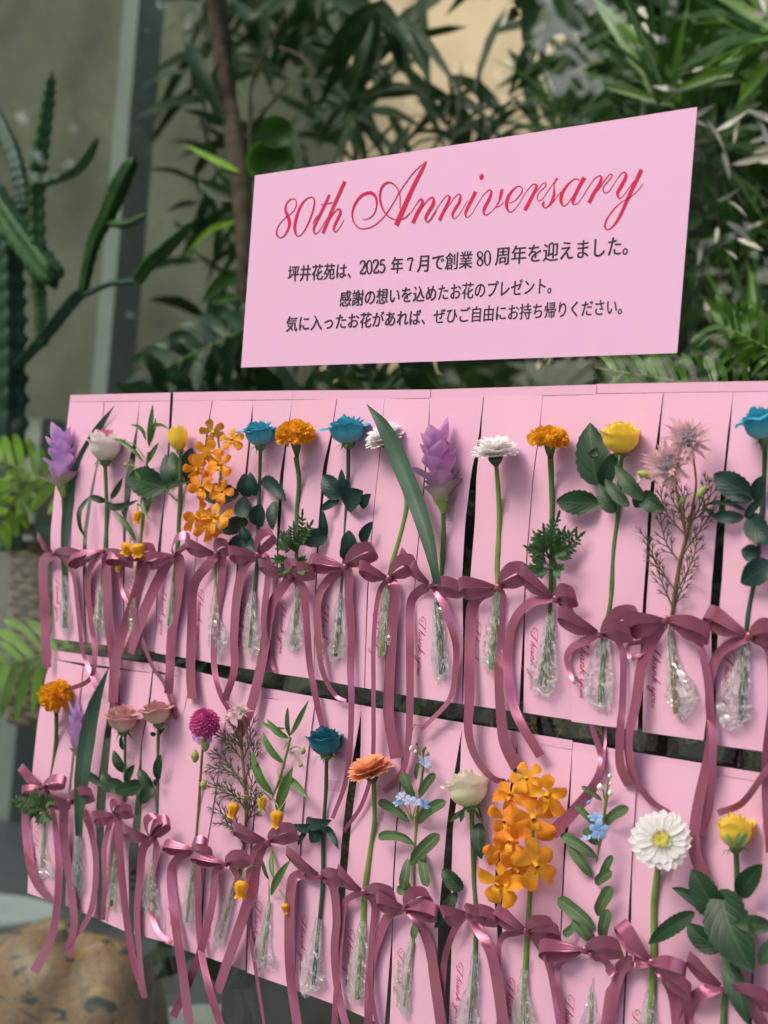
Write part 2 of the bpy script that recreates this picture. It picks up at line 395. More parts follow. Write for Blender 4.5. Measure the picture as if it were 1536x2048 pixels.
def rose(th, base, top, wpx, mats, open_=.5, lean=.25, roll=0.0, seed=1, off=.020, nlay=None, droop=.0):
    """a rose head: whorls of cupped petals round an axis that runs from base to top"""
    r = random.Random(seed)
    a = W(base[0], base[1], off); b = W(top[0], top[1], off); H = (b-a).length
    ax = ((b-a).normalized()+N_OUT*lean*.5+(CAM-a).normalized()*lean*.6).normalized()
    H /= max(.6, ax.dot((b-a).normalized()))
    Rr = wpx*.5*mpp(base[0], base[1], off)/(1+.22*open_)
    f = frame(a, ax, roll)
    lays = [(.18, 1.0, 2, .03, 1.6), (.31, 1.02, 3, .06, 1.2), (.46, 1.0, 3, .11, 1.15), (.63, .98, 4, .18, .95), (.80, .92, 4, .27, .92), (.95, .83, 5, .38, .80)]
    if nlay: lays = lays[:nlay]; 
    sc = 1/lays[-1][0]
    for li, (rr, hh, n, curl, hw) in enumerate(lays):
        for k in range(n):
            th0 = 2*math.pi*k/n+li*1.9+r.uniform(-.2, .2); q = li/(len(lays)-1)
            R1 = Rr*rr*sc*r.uniform(.95, 1.05)*(1-.08*open_); h1 = H*hh*r.uniform(.94, 1.04)
            cu = curl*open_*r.uniform(.6, 1.5); nu, nv = 9, 9; G = []; p1 = r.random()*6; dr = droop*q*r.uniform(.3, 1.2)
            for j in range(nv):
                v = j/(nv-1)
                for i in range(nu):
                    u = i/(nu-1)*2-1
                    vv = v*(1-.16*abs(u)**2.2*(.5+v*.5))
                    rad_ = R1*(.20+.80*math.sin(min(1, vv/.52)*math.pi/2)**.75)
                    rad_ *= 1-(.05+.26*(1-q)-.20*open_*q)*(max(0, vv-.5)/.5)**2
                    e = max(0, vv-.62)/.38
                    rad_ += Rr*.07*abs(u)**3*vv + Rr*cu*e*e*(1.0+.25*math.sin(u*5+p1)) + Rr*dr*.4*e + Rr*.025*math.sin(u*3+p1)*vv
                    z = h1*(vv**.95) - H*cu*.40*e**2.5 - H*dr*.6*e*e + H*.05*math.sin(u*6+p1)*e
                    w = hw*(.35+.65*math.sin(min(1, .25+v*.95)*math.pi/2))
                    an = th0+u*w*(1-.12*v*(1-q))
                    spiral = 1-.10*(u+1)*.5
                    G.append(f(math.cos(an)*rad_*spiral, math.sin(an)*rad_*spiral, z))
            mb = MB(); mb.grid(G, nu, nv)
            m = mats[min(len(mats)-1, int(q*len(mats)))]
            mb.out('petal', M[m], th)
    # calyx and sepals
    mb = MB(); G = []
    for j in range(6):
        v = j/5
        for i in range(11):
            an = i/10*2*math.pi; rr = Rr*(.12+.26*math.sin(v*math.pi*.62)); G.append(f(math.cos(an)*rr, math.sin(an)*rr, (v-.75)*H*.22))
    mb.grid(G, 11, 6); mb.out('calyx', M['sepal'], th)
    for k in range(5):
        an = k*1.257+r.random(); d = r.uniform(.5, 1.05)
        P = [f(math.cos(an)*Rr*.25, math.sin(an)*Rr*.25, 0), f(math.cos(an)*Rr*.62, math.sin(an)*Rr*.62, -H*.02), f(math.cos(an)*Rr*(.75+.25*d), math.sin(an)*Rr*(.75+.25*d), -H*.28*d)]
        mb = MB(); blade(mb, P, Rr*.26, ax, 'point', -.2, 8, 2); mb.out('sepal', M['sepal'], th)
def marigold(th, c, w, h, lean=.25, seed=3, off=.026, stemtop=None, tilt=0):
    r = random.Random(seed); ctr = W(c[0], c[1], off); k = mpp(c[0], c[1], off); A = w*.5*k; B = h*.58*k
    ax = (Vector((0, 0, 1))+N_OUT*lean+(CAM-ctr).normalized()*lean+CR*tilt).normalized(); f = frame(ctr, ax); mb = MB()
    n = 210
    for i in range(n):
        v = i/n; ct = 1-v*1.42; st = math.sqrt(max(0, 1-ct*ct)); an = i*2.39996+r.uniform(-.3, .3)
        j = r.uniform(.84, 1.04)
        p0 = (math.cos(an)*st*A*.5, math.sin(an)*st*A*.5, ct*B*.30)
        lumpy = 1+.10*math.sin(an*3+seed)+.06*math.sin(an*7)
        p1 = (math.cos(an)*st*A*j*lumpy*.97, math.sin(an)*st*A*j*lumpy*.97, ct*B*j+(-.12*B if ct < 0 else 0))
        a = f(*p0); b = f(*p1); d = (b-a).normalized(); s = d.orthogonal().normalized(); s = Matrix.Rotation(r.random()*6.28, 3, d) @ s; t = d.cross(s)
        ww = A*r.uniform(.12, .2); G = []; ph = r.random()*6; nu = 7
        for jj in range(4):
            q = jj/3
            for ii in range(nu):
                u = ii/(nu-1)*2-1; fl = ww*(.25+.75*q); zig = (1 if ii % 2 else -1)*.34*q
                G.append(a.lerp(b, .35+.65*q*(1-.12*u*u))+s*(u*fl)+t*(fl*(zig+.5*u*u*q*math.sin(ph)))+d*(zig*ww*.25))
        mb.grid(G, nu, 4)
    G = []
    for j in range(9):
        for i in range(17): a2 = i/16*6.2832; v2 = j/8*2.2; G.append(f(math.cos(a2)*math.sin(v2)*A*.72, math.sin(a2)*math.sin(v2)*A*.72, math.cos(v2)*B*.72))
    mb.grid(G, 17, 9)
    mb.out('bloom', M['pet_mari'], th, kind='stuff')
    # swollen green calyx narrowing into the stem
    base = stemtop or (c[0], c[1]+h*.75); q0 = W(base[0], base[1], .012); top = ctr-ax*B*.25
    mb = MB(); tube(mb, [q0, q0.lerp(top, .5), top], [.0022, A*.10, A*.24, A*.30], 10, 10); mb.out('calyx', M['stem'], th)
def gerbera(th, c, rpx, axis, seed=5, mat='pet_gerb', off=.028, cone=.45, n1=26, n2=22, disc=True, flat=False, calyx=True, jitter=.08, up=.5):
    r = random.Random(seed); ctr = W(c[0], c[1], off); Rr = rpx*mpp(c[0], c[1], off); f = frame(ctr, axis); ax = axis.normalized()
    for ring, (n, R1, cn, z0, wd) in enumerate(((n1, 1.0, cone*.5, 0, .25), (n2, 1.0, cone, .03, .23), (20, .95, cone+.38, .06, .2), (12, .8, cone+.72, .09, .16)) if not flat else ((n1, 1.0, cone, 0, .30), (n2, .84, cone+.10, .04, .26))):
        for k in range(n):
            an = 2*math.pi*(k+.5*ring)/n+r.uniform(-.05, .05); e = cn+r.uniform(-jitter, jitter); L = Rr*R1*r.uniform(.92, 1.03)
            ca, sa = math.cos(an), math.sin(an); P = []
            for t in (.10, .4, .72, 1.0):
                bend = e*(1-.25*t); P.append(f(ca*L*t*math.cos(bend), sa*L*t*math.cos(bend), Rr*z0+L*t*math.sin(bend)-(.04*Rr*t*t)))
            mb = MB(); blade(mb, P, Rr*wd, ax, 'ray', .22, 8, 4); mb.out('petal', M[mat], th)
    if disc:
        mb = MB(); G = []
        for j in range(7):
            for i in range(17):
                a2 = i/16*2*math.pi; q = j/6; G.append(f(math.cos(a2)*q*Rr*.23, math.sin(a2)*q*Rr*.23, Rr*(.11+.05*math.sin(q*2.6))))
        mb.grid(G, 17, 7); mb.out('disc', M['disc'], th)
        mb = MB()
        for i in range(130):
            an = r.random()*6.28; rr = Rr*r.uniform(.20, .32); p = f(math.cos(an)*rr, math.sin(an)*rr, Rr*.12); q = f(math.cos(an)*rr*1.12, math.sin(an)*rr*1.12, Rr*r.uniform(.19, .27))
            blade(mb, [p, q], Rr*.045, ax, 'point', 0, 3, 1)
        mb.out('disc_florets', M['disc_edge'], th, kind='stuff')
    if calyx:
        mb = MB(); G = []
        for j in range(7):
            v = j/6
            for i in range(17):
                a2 = i/16*2*math.pi; rr = Rr*(.07+.21*math.sin(v*math.pi*.5))*(1+.05*math.sin(a2*8)); G.append(f(math.cos(a2)*rr, math.sin(a2)*rr, (v-1)*Rr*.34+.02*Rr))
        mb.grid(G, 17, 7); mb.out('calyx', M['stem_dark'], th)
def curcuma(th, base, top, wpx, mats, seed=7, lean=.15, off=.018, n=19):
    r = random.Random(seed); a = W(base[0], base[1], off); b = W(top[0], top[1], off); H = (b-a).length; Rr = wpx*.5*mpp(base[0], base[1], off)
    ax = ((b-a).normalized()+N_OUT*lean*.4).normalized(); f = frame(a, ax)
    for i in range(n):
        v = i/(n-1); an = i*2.39996+r.uniform(-.2, .2)+1.2; ca, sa = math.cos(an), math.sin(an)
        z0 = H*(.0+.66*v**.9); reach = Rr*(1.0 if v < .25 else 1.25-.55*v)*r.uniform(.85, 1.15); hh = H*(.20+.16*v)*r.uniform(.85, 1.15)
        P = [f(ca*Rr*.05, sa*Rr*.05, z0), f(ca*reach*.42, sa*reach*.42, z0+hh*.38), f(ca*reach*.75, sa*reach*.75, z0+hh*.72), f(ca*reach*(1.05-.2*v), sa*reach*(1.05-.2*v), z0+hh*(1+.15*v))]
        nr = (f(-ca, -sa, 0)-f(0, 0, 0)).normalized()
        mb = MB(); blade(mb, P, Rr*(1.15-.25*v), nr+ax*.3, 'bract', .55, 10, 6, wave=.03)
        m = mats[0] if v < .22 else (mats[1] if v < .5 else mats[2]); mb.out('bract', M[m], th)
    mb = MB(); tube(mb, [f(0, 0, -H*.06), f(0, 0, H*.08), f(0, 0, H*.55)], [Rr*.14, Rr*.22, Rr*.08], 8, 8); mb.out('core', M['stem_light'], th)
def floret(th, c, spx, face, roll, mat='pet_orange', seed=1, off=.03):
    r = random.Random(seed); ctr = W(c[0], c[1], off); S = spx*mpp(c[0], c[1], off)
    fz = face.normalized(); f = frame(ctr, fz, roll)
    mb = MB(); tube(mb, [f(0, 0, -S*.1), f(0, 0, S*.05), f(0, -S*.05, S*.16)], [S*.05, S*.06, S*.045], 8, 6)
    blade(mb, [f(0, 0, S*.02), f(0, -S*.12, S*.12), f(0, -S*.24, S*.06)], S*.18, fz, 'obov', .6, 6, 4)
    lp = mb.out('floret', M['lip'], th)
    for k, an in enumerate((90, 162, 18, 232, 308)):
        an = rad(an+r.uniform(-9, 9)); L = S*(.52 if k else .48)*r.uniform(.92, 1.08); ca, sa = math.cos(an), math.sin(an); lift = r.uniform(-.25, .55)
        P = [f(ca*S*.03, sa*S*.03, 0), f(ca*L*.4, sa*L*.4, L*(.06+lift*.5)), f(ca*L*.75, sa*L*.75, L*(.04+lift*.9)), f(ca*L, sa*L, -L*.05+L*lift*.6)]
        mb = MB(); blade(mb, P, S*(.32 if k < 3 else .38), fz, 'obov', r.uniform(-.5, .5), 10, 6, wave=.10, twist=r.uniform(-.6, .6)); mb.out('petal', M[mat], lp)
    return lp
def bell(th, c, w, h, mat='pet_bell', off=.02, hang=None, seed=1, tilt=0.0):
    ctr = W(c[0], c[1], off); k = mpp(c[0], c[1], off); r = random.Random(seed)
    ax = (Vector((0, 0, 1))+CR*tilt+N_OUT*r.uniform(-.1, .3)).normalized(); f = frame(ctr, ax); G = []; mb = MB()
    pr = [(.02, .5), (.30, .47), (.52, .30), (.50, .08), (.42, -.14), (.34, -.32), (.38, -.44), (.46, -.5)]
    for j in range(22):
        t = j/21*(len(pr)-1); q = min(int(t), len(pr)-2); u = t-q; rr = pr[q][0]*(1-u)+pr[q+1][0]*u; z = pr[q][1]*(1-u)+pr[q+1][1]*u
        for i in range(25):
            a = i/24*2*math.pi; rib = 1+.13*math.cos(a*6)*(1-abs(z)) ; low = .07*math.cos(a*6)*(max(0, -z-.3)/.2)
            G.append(f(math.cos(a)*rr*w*k*rib, math.sin(a)*rr*w*k*rib, (z+low)*h*k))
    mb.grid(G, 25, 22); o = mb.out('bell_flower', M[mat], th)
    if hang:
        s = MB(); q0 = f(0, 0, .49*h*k); q1 = W(hang[0], hang[1], .01); tube(s, [q1, q1.lerp(q0, .5)+Vector((0, 0, .006))+N_OUT*.004, q0+Vector((0, 0, .004)), q0], .0007, 6); s.out('flower_stalk', M['stem_light'], o)
    return o
def bud(th, c, w, h, mat='bud_green', off=.016, ax=None, name='bud', hang=None):
    ctr = W(c[0], c[1], off); k = mpp(c[0], c[1], off); f = frame(ctr, ax or Vector((0, 0, 1))); G = []; mb = MB()
    for j in range(9):
        v = j/8; rr = math.sin(v*math.pi)**.8*(1-.25*v)
        for i in range(11):
            a = i/10*2*math.pi; G.append(f(math.cos(a)*rr*w*k*.5*(1+.08*math.cos(a*5)), math.sin(a)*rr*w*k*.5, (v-.5)*h*k))
    mb.grid(G, 11, 9); o = mb.out(name, M[mat], th)
    if hang:
        s = MB(); q1 = W(hang[0], hang[1], .01); tube(s, [q1, q1.lerp(ctr, .5)+Vector((0, 0, .004)), ctr], .0006, 6); s.out('flower_stalk', M['stem_light'], o)
    return o
def blush(th, c, rpx, face, seed=1, off=.032, nb=80, nh=120, openn=1.0):
    """serruria head: pointed blush bracts round a tuft of hairy styles"""
    r = random.Random(seed); ctr = W(c[0], c[1], off); Rr = rpx*mpp(c[0], c[1], off); fz = face.normalized(); f = frame(ctr, fz)
    hd = None
    mb = MB(); 
    for i in range(nh):
        an = r.random()*6.28; q = math.sqrt(r.random())*.42*openn; p = f(math.cos(an)*q*Rr*.5, math.sin(an)*q*Rr*.5, 0); e = f(math.cos(an)*q*Rr, math.sin(an)*q*Rr, Rr*r.uniform(.26, .5))
        blade(mb, [p, p.lerp(e, .6), e], Rr*.075, CR.cross(fz)+CU*.3, 'ray', 0, 4, 1)
    G = []
    for j in range(6):
        for i in range(15): a2 = i/14*6.2832; q = j/5; G.append(f(math.cos(a2)*q*Rr*.42*openn, math.sin(a2)*q*Rr*.42*openn, Rr*.26*math.cos(q*1.4)))
    mb.grid(G, 15, 6)
    hd = mb.out('flower_head', M['pet_hair'], th, kind='stuff')
    for i in range(nb):
        ring = i % 3; an = i*2.39996+r.uniform(-.2, .2); ca, sa = math.cos(an), math.sin(an); el = (.05, .42, .85)[ring]+r.uniform(-.15, .15)+(1-openn)*.6; L = Rr*r.uniform(.8, 1.12)*(1-.14*ring)
        P = [f(ca*Rr*.06, sa*Rr*.06, -.1*Rr), f(ca*L*.5*math.cos(el), sa*L*.5*math.cos(el), L*.5*math.sin(el)*.9), f(ca*L*math.cos(el), sa*L*math.cos(el), L*math.sin(el)*.85)]
        mb = MB(); blade(mb, P, Rr*.36, fz, 'point', .3, 7, 2); mb.out('bract', M['pet_blush'], hd)
    return hd
def needles(th, start, ctrl, end, seed, nb=9, spread=26, off=.014):
    """one twiggy branch of thin forked needle leaves"""
    r = random.Random(seed); mb = MB(); k = mpp(end[0], end[1], off)
    C = crom([Vector((start[0], start[1], 0)), Vector((ctrl[0], ctrl[1], 0)), Vector((end[0], end[1], 0))], 20)
    tube(mb, [W(p.x, p.y, off) for p in C[::4]], [1.9*k, .9*k], 5, 10)
    for i in range(nb):
        p = C[int(4+15*i/nb)]; q = C[min(20, int(4+15*i/nb)+1)]; d = (q-p).normalized() if (q-p).length else Vector((0, -1, 0))
        s = (1 if i % 2 else -1); ang = s*r.uniform(.45, .8); dd = Vector((d.x*math.cos(ang)-d.y*math.sin(ang), d.x*math.sin(ang)+d.y*math.cos(ang), 0)); L = spread*r.uniform(.7, 1.2)
        e = p+dd*L+d*L*.25; m = p.lerp(e, .5); o1 = off+r.uniform(-.004, .012)
        tube(mb, [W(p.x, p.y, off), W(m.x, m.y, o1), W(e.x, e.y, o1)], [1.3*k, .65*k], 5, 5)
        for sgn in (-1, 1):
            g = m+Vector((dd.x*math.cos(sgn*.45)-dd.y*math.sin(sgn*.45), dd.x*math.sin(sgn*.45)+dd.y*math.cos(sgn*.45), 0))*L*.45
            tube(mb, [W(m.x, m.y, o1), W(g.x, g.y, o1+.002)], [1.3*k, .7*k], 4, 3)
    return mb.out('needle_branch', M['needle'], th)
def feather(th, base, tip, wpx, seed, off=.014, pairs=6, mat='mari_leaf'):
    """one pinnate marigold leaf with narrow toothed leaflets"""
    r = random.Random(seed); mb = MB(); a = W(base[0], base[1], off); b = W(tip[0], tip[1], off+r.uniform(0, .02)); L = (b-a).length; nr = (N_OUT*.5+(CAM-a).normalized()*.7).normalized()
    side = (b-a).normalized().cross(nr).normalized(); C = crom([a, a.lerp(b, .5)+nr*L*.12+side*L*r.uniform(-.1, .1), b], 12)
    tube(mb, C[::3], [.0009, .0005], 5, 8); w = wpx*mpp(base[0], base[1], off)
    for i in range(pairs):
        t = .3+.62*i/pairs; p = lerpl(C, t); d = (b-a).normalized()
        for s in (-1, 1):
            q = p+(side*s*.8+d*.75+nr*r.uniform(-.3, .35)).normalized()*w*r.uniform(.7, 1.1)*(1-.35*t)
            blade(mb, [p, p.lerp(q, .5)+nr*w*.08, q], w*.24, nr, 'lance', .2, 7, 2, serr=.18)
    blade(mb, [C[-3], b, b+(b-a).normalized()*w*.5], w*.26, nr, 'lance', .2, 7, 2, serr=.18)
    return mb.out('leaf', M[mat], th)
def star(th, c, rpx, face, mat='pet_sky', seed=1, off=.026, closed=0.0):
    r = random.Random(seed); ctr = W(c[0], c[1], off); S = rpx*mpp(c[0], c[1], off); f = frame(ctr, face, r.random()); fz = face.normalized()
    mb = MB(); tube(mb, [f(0, 0, -S*.3), f(0, 0, S*.18)], [S*.1, S*.14, S*.02], 8, 5); o = mb.out('flower', M[mat], th)
    for k in range(5):
        an = k*1.2566; ca, sa = math.cos(an), math.sin(an); z = closed+r.uniform(-.1, .15)
        P = [f(ca*S*.08, sa*S*.08, 0), f(ca*S*.5, sa*S*.5, S*(.1+z*.4)), f(ca*S*(1-.2*closed), sa*S*(1-.2*closed), S*z)]
        mb = MB(); blade(mb, P, S*.68, fz, 'obov', -.15, 8, 4); mb.out('petal', M[mat], o)
    return o
# ---------------------------------------------------------------- ribbon
def ribsurf(mb, C, S, prof_):
    n = len(C)-1; G = []; m = 6
    for i, (c, s) in enumerate(zip(C, S)):
        nrm = (C[min(i+1, n)]-C[max(0, i-1)]).cross(s)
        nrm = nrm.normalized() if nrm.length > 1e-12 else N_OUT
        pl = prof_(i/n)
        for k in range(m+1):
            u = k/m*2-1; G.append(c+s*u+nrm*(pl*math.cos(u*math.pi*2.5)))
    mb.grid(G, m+1, n+1, [(k/m, i/n*3) for i in range(n+1) for k in range(m+1)])
def tail(th, pts, w0, w1=None, off0=.016, off1=.013, tw=0.0, seed=0, pinch=True, slant=.35):
    """a hanging ribbon end: picture points of its centre line, apparent widths in photo pixels"""
    r = random.Random(seed); w1 = w0 if w1 is None else w1; n = 44
    P = crom([Vector((x, y, 0)) for x, y in pts], n); C = []; S = []; a1 = r.random()*6; Lp = sum((P[i+1]-P[i]).length for i in range(n))
    for i, p in enumerate(P):
        t = i/n; T = (P[min(i+1, n)]-P[max(0, i-1)]); T = T.normalized(); pr = Vector((-T.y, T.x, 0))
        if pr.x > 0: pr = -pr
        # keep the side vector steady where the ribbon turns over
        w = (w0*(1-t)+w1*t)*.5
        if pinch: w *= min(1, .32+t*Lp/34)
        off = off0*(1-t)+off1*t+.003*math.sin(a1+t*7)
        dd = .7*math.sin(a1*2+t*5.5+tw)
        sl = slant*w if i == n else 0
        k = mpp(p.x, p.y, off)
        A = W(p.x+pr.x*w, p.y+pr.y*w, off+dd*w*k); B = W(p.x-pr.x*w, p.y-pr.y*w, off-dd*w*k)
        C.append((A+B)*.5); S.append((A-B)*.5)
    mb = MB(); ribsurf(mb, C, S, lambda t: .0009*max(0, 1-t*Lp/45) if pinch else 0)
    return mb.out('tail', M['ribbon'], th)
def loop(th, K, T, wpx, off=.016, openpx=None, seed=0, lift=.016):
    wpx = wpx*.92
    r = random.Random(seed*7+3); k = mpp(K[0], K[1], off)
    a = W(K[0], K[1], off); b = W(T[0], T[1], off+.006); D = b-a; L = D.length; d = D.normalized()
    up = d.cross(N_OUT).normalized()
    if up.z < 0: up = -up
    w = wpx*.5*k; op = (openpx or wpx*.66)*k
    tilt = r.uniform(.2, .6)
    sv = (up*math.cos(tilt)+N_OUT*math.sin(tilt)*(1 if r.random() < .75 else -1)).normalized()
    pp = (N_OUT*math.cos(tilt)-up*math.sin(tilt)).normalized()
    P = [a, a+d*L*.28+N_OUT*lift*.75+up*op*.45, a+d*L*.72+N_OUT*lift+up*op*.75, a+d*L*1.0+N_OUT*lift*.35+up*op*.25,
         a+d*L*.93-N_OUT*.002-up*op*.55, a+d*L*.55+N_OUT*.001-up*op*.6, a+d*L*.25-up*op*.25+N_OUT*.001, a]
    C = crom(P, 40); S = []
    for i in range(41):
        t = i/40; e = min(t, 1-t); ww = w*min(1, .24+e*2.9); s = sv if True else up
        s2 = (sv+up*.35*math.sin(t*math.pi)).normalized(); S.append(s2*ww)
    mb = MB(); ribsurf(mb, C, S, lambda t: .0017*max(0, 1-min(t, 1-t)*4))
    return mb.out('loop', M['ribbon'], th)
def bow(label, K, Lt, Rt, wpx, tails, seed, extra=None, off=.017):
    th = thing('ribbon_bow', label, 'ribbon bow', W(K[0], K[1], off), 'mauve satin bows tied round the stems')
    loop(th, K, Lt, wpx, off, seed=seed, lift=.009); loop(th, K, Rt, wpx, off, seed=seed+50, lift=.009)
    if extra: loop(th, K, extra, wpx*.9, off+.003, seed=seed+90, lift=.011)
    k = mpp(K[0], K[1], off); c = W(K[0], K[1], off+.004); f = frame(c, Vector((.25, 0, 1))); G = []; s = wpx*k*.24
    mb = MB()
    for j in range(11):
        v = j/10*math.pi
        for i in range(15):
            a = i/14*2*math.pi; rr = math.sin(v)**.55; G.append(f(math.cos(a)*s*1.15*rr*(1+.10*math.sin(v*7)), math.sin(a)*s*.9*rr, math.cos(v)*s*1.2))
    mb.grid(G, 15, 11, [(j/10, i/14*3) for j in range(11) for i in range(15)]); mb.out('knot', M['ribbon'], th)
    for i, t in enumerate(tails):
        pts, w0, w1 = t[0], t[1], (t[2] if len(t) > 2 else t[1])
        o0, o1 = (t[3] if len(t) > 3 else (.016, .013))
        tail(th, [K]+pts if not (len(t) > 4) else pts, w0, w1, o0, o1, seed=seed*3+i, pinch=not (len(t) > 4))
    return th
# ---------------------------------------------------------------- the window pane
def interp(L, t):
    """polyline of (x,y): point at relative height t (0 top, 1 bottom)"""
    y = L[0][1]*(1-t)+L[-1][1]*t
    for (x0, y0), (x1, y1) in zip(L, L[1:]):
        if y <= y1 or (x1, y1) == L[-1]:
            u = (y-y0)/max(1e-6, y1-y0); return x0*(1-u)+x1*u, y
THANK = [  # (polyline, width) in text units, x along the writing, y up from the baseline
 ([(4,13),(1,11),(0,7),(3,4),(7,5),(8,8),(6,9)],.9), ([(3,12),(6,15.6),(14,15.5),(26,15.3)],1.2), ([(21,15),(16,8),(12,1),(8,-1),(5,0)],1.9),
 ([(32,15),(22,0)],1.6), ([(23,2),(27,6.4),(30,6.6),(29,4),(27,0),(29,-.4),(32,2)],1.2),
 ([(40,6.5),(36,6.6),(33,3),(34,0),(37,1),(41,7)],1.2), ([(41,7),(38.5,0.5),(40.5,0),(43,3)],1.3),
 ([(47,7),(43,0)],1.5), ([(44,2),(48.5,6.6),(51,6),(48,.4),(50,-.3),(53,3)],1.2),
 ([(63,16),(53,0)],1.7), ([(56,3.4),(60,7),(62,5.6),(58,3.6)],1.1), ([(58,3.6),(60,0),(63,1)],1.2),
 ([(73,7),(70.5,1),(73,0),(77,4)],1.3), ([(80,7),(72,-8),(68.5,-9),(69,-6),(75,-1),(81,2)],1.2),
 ([(85,7),(81.5,4),(82,.2),(86,.8),(88.5,5),(85,7)],1.3),
 ([(92.5,7),(90,1),(91.5,0),(95,4)],1.3), ([(99,7),(96,1),(98,0),(101,3)],1.3)]
def strip(sheet, top, Ledge, Redge, i, seed, amp=.004, tw=.003, base=.003, text=None):
    """one hanging strip: Ledge / Redge are its two edges in the photograph, top to bottom"""
    r = random.Random(seed); nu, nv = 9, 27; a = amp; ph = r.uniform(-.4, .4)
    def surf(u, t, lift=0.0):
        xl, yl = interp(Ledge, t); xr, yr = interp(Redge, t)
        bul = math.sin(math.pi*min(1, t*1.02))
        off = base+.0004*(i % 2)+a*bul*(.7+.3*math.cos((u-.5)*2.6)) + tw*(u-.5)*math.sin(math.pi*t+ph)*(t**.7) + .0022*t*math.cos((u-.5)*3+ph)
        return W(xl*(1-u)+xr*u, yl*(1-u)+yr*u, off+lift)
    G = [surf(k/(nu-1), j/(nv-1)) for j in range(nv) for k in range(nu)]
    mb = MB(); mb.grid(G, nu, nv); o = mb.out('strip', M['paper'], sheet)
    md = o.modifiers.new('thickness', 'SOLIDIFY'); md.thickness = .0005; md.offset = 1; es = o.modifiers.new('crisp_edges', 'EDGE_SPLIT'); es.split_angle = .7
    # the writing that runs down beside the left edge
    mb = MB(); h = .297-.012
    def tp(x, y):
        d = .0210+.0560*(1-x/101); t = 1-d/h; s = (.0090+y*.00056)/.070
        return surf(s, t, .0004)
    for pl, w in THANK:
        C = crom([Vector((x, y, 0)) for x, y in pl], max(4, 4*(len(pl)-1))); k0 = len(mb.V); n = len(C)
        for q in range(n):
            T = (C[min(q+1, n-1)]-C[max(0, q-1)]).normalized(); pr = Vector((-T.y, T.x, 0)); ww = w*.5*(.45+.75*min(1, abs(T.y)*1.2))
            mb.V += [tp(C[q].x+pr.x*ww, C[q].y+pr.y*ww), tp(C[q].x-pr.x*ww, C[q].y-pr.y*ww)]; mb.U += [(0, 0), (1, 0)]
            if q: b = k0+2*q; mb.F.append((b-2, b-1, b+1, b))
    mb.out('lettering', M['ink_red2'], o, smooth=False)
    return o
def header(sheet, TL, TR, BR, BL, seed):
    r = random.Random(seed); nu, nv = 17, 3
    G = []
    for j in range(nv):
        for k in range(nu):
            u = k/(nu-1); v = j/(nv-1)
            x = (TL[0]*(1-u)+TR[0]*u)*(1-v)+(BL[0]*(1-u)+BR[0]*u)*v; y = (TL[1]*(1-u)+TR[1]*u)*(1-v)+(BL[1]*(1-u)+BR[1]*u)*v
            G.append(W(x, y, .003+.0005*math.sin(u*5+seed)+.0003*(1-v)))
    mb = MB(); mb.grid(G, nu, nv); o = mb.out('top_band', M['paper'], sheet)
    md = o.modifiers.new('thickness', 'SOLIDIFY'); md.thickness = .0005; md.offset = 1; es = o.modifiers.new('crisp_edges', 'EDGE_SPLIT'); es.split_angle = .7
GROUP_S = 'pink slit paper sheets stuck on the window'
def sheet(label, topL, topR, bandL, bandR, edges, seed):
    th = thing('slit_paper_sheet', label, 'paper sheet', W(topL[0], topL[1], .003), GROUP_S)
    header(th, topL, topR, bandR, bandL, seed)
    for i, (L, R) in enumerate(edges): strip(th, None, L, R, i, seed*10+i, amp=random.Random(seed*7+i).uniform(.002, .006), tw=random.Random(seed*9+i).uniform(-.005, .005), base=.003+(.0016 if i == 0 else 0))
    return th
# upper row: edge lines traced as (right edge of the strip before, left edge of the strip after)
A0 = [(139.5,804),(133,860),(118,930),(109,985),(101,1066),(101,1120),(105,1185),(103,1277)]
Ar = [(207.5,804),(204,850),(192,930),(175,1010),(166,1070),(165,1150),(170,1285)]; Al = [(207.5,804),(206,850),(196,930),(182,1010),(174,1070),(172,1150),(171.5,1285)]
Br = [(279,803),(271,865),(262,902),(250,958),(246,1043),(246,1120),(245,1185),(248,1295)]; Bl = [(279,803),(275,865),(272,902),(267,958),(252,1043),(251,1120),(248,1185),(249,1295)]
Cr = [(340,802),(337,870),(331,960),(321,1050),(315,1100),(313,1185),(310,1304)]; Cl = [(346,802),(341,880),(332,980),(325,1050),(322,1100),(316,1185),(309.5,1306)]
Dr = [(424,801),(412,868),(404,950),(395,1050),(388,1150),(377,1317)]; Dl = [(424,801),(416,868),(406,950),(397,1050),(389,1150),(378,1317)]
Er = [(505.5,801),(501,845),(492,930),(481,1030),(474,1114),(470,1180),(462,1333)]; El = [(505.5,801),(505,845),(496,930),(486,1030),(478.5,1114),(472,1180),(463,1333)]
Fr = [(585,800),(568,900),(560,950),(555,1030),(553,1120),(552,1200),(547,1345)]; Fl = [(585,800),(572,900),(567,950),(562,1030),(556,1120),(553,1200),(547.5,1346)]
Gr = [(672.5,798),(662,868),(645,936),(641,1001),(633.5,1085),(630,1170),(627,1358)]; Gl = [(672.5,798),(665.5,868),(654,936),(646,1001),(638,1085),(633,1170),(628,1358)]
Hr = [(768.5,797),(760,900),(749,1000),(740,1100),(734,1180),(728,1376)]; Hl = [(768.5,797),(761,900),(750,1000),(742,1100),(736.5,1180),(729,1376)]
Ir = [(860,796),(854,885),(844,1000),(832,1120),(827,1200),(818,1392)]; Il = [(860,796),(857.5,885),(846,1000),(834,1120),(828,1200),(818.5,1393)]
Jr = [(966.5,793),(957,876),(942,947),(930.5,1041),(924,1150),(925,1200),(926,1291),(923,1408)]; Jl = [(966.5,793),(962,876),(953,947),(950,1041),(941,1150),(937.5,1200),(930,1291),(925,1408)]
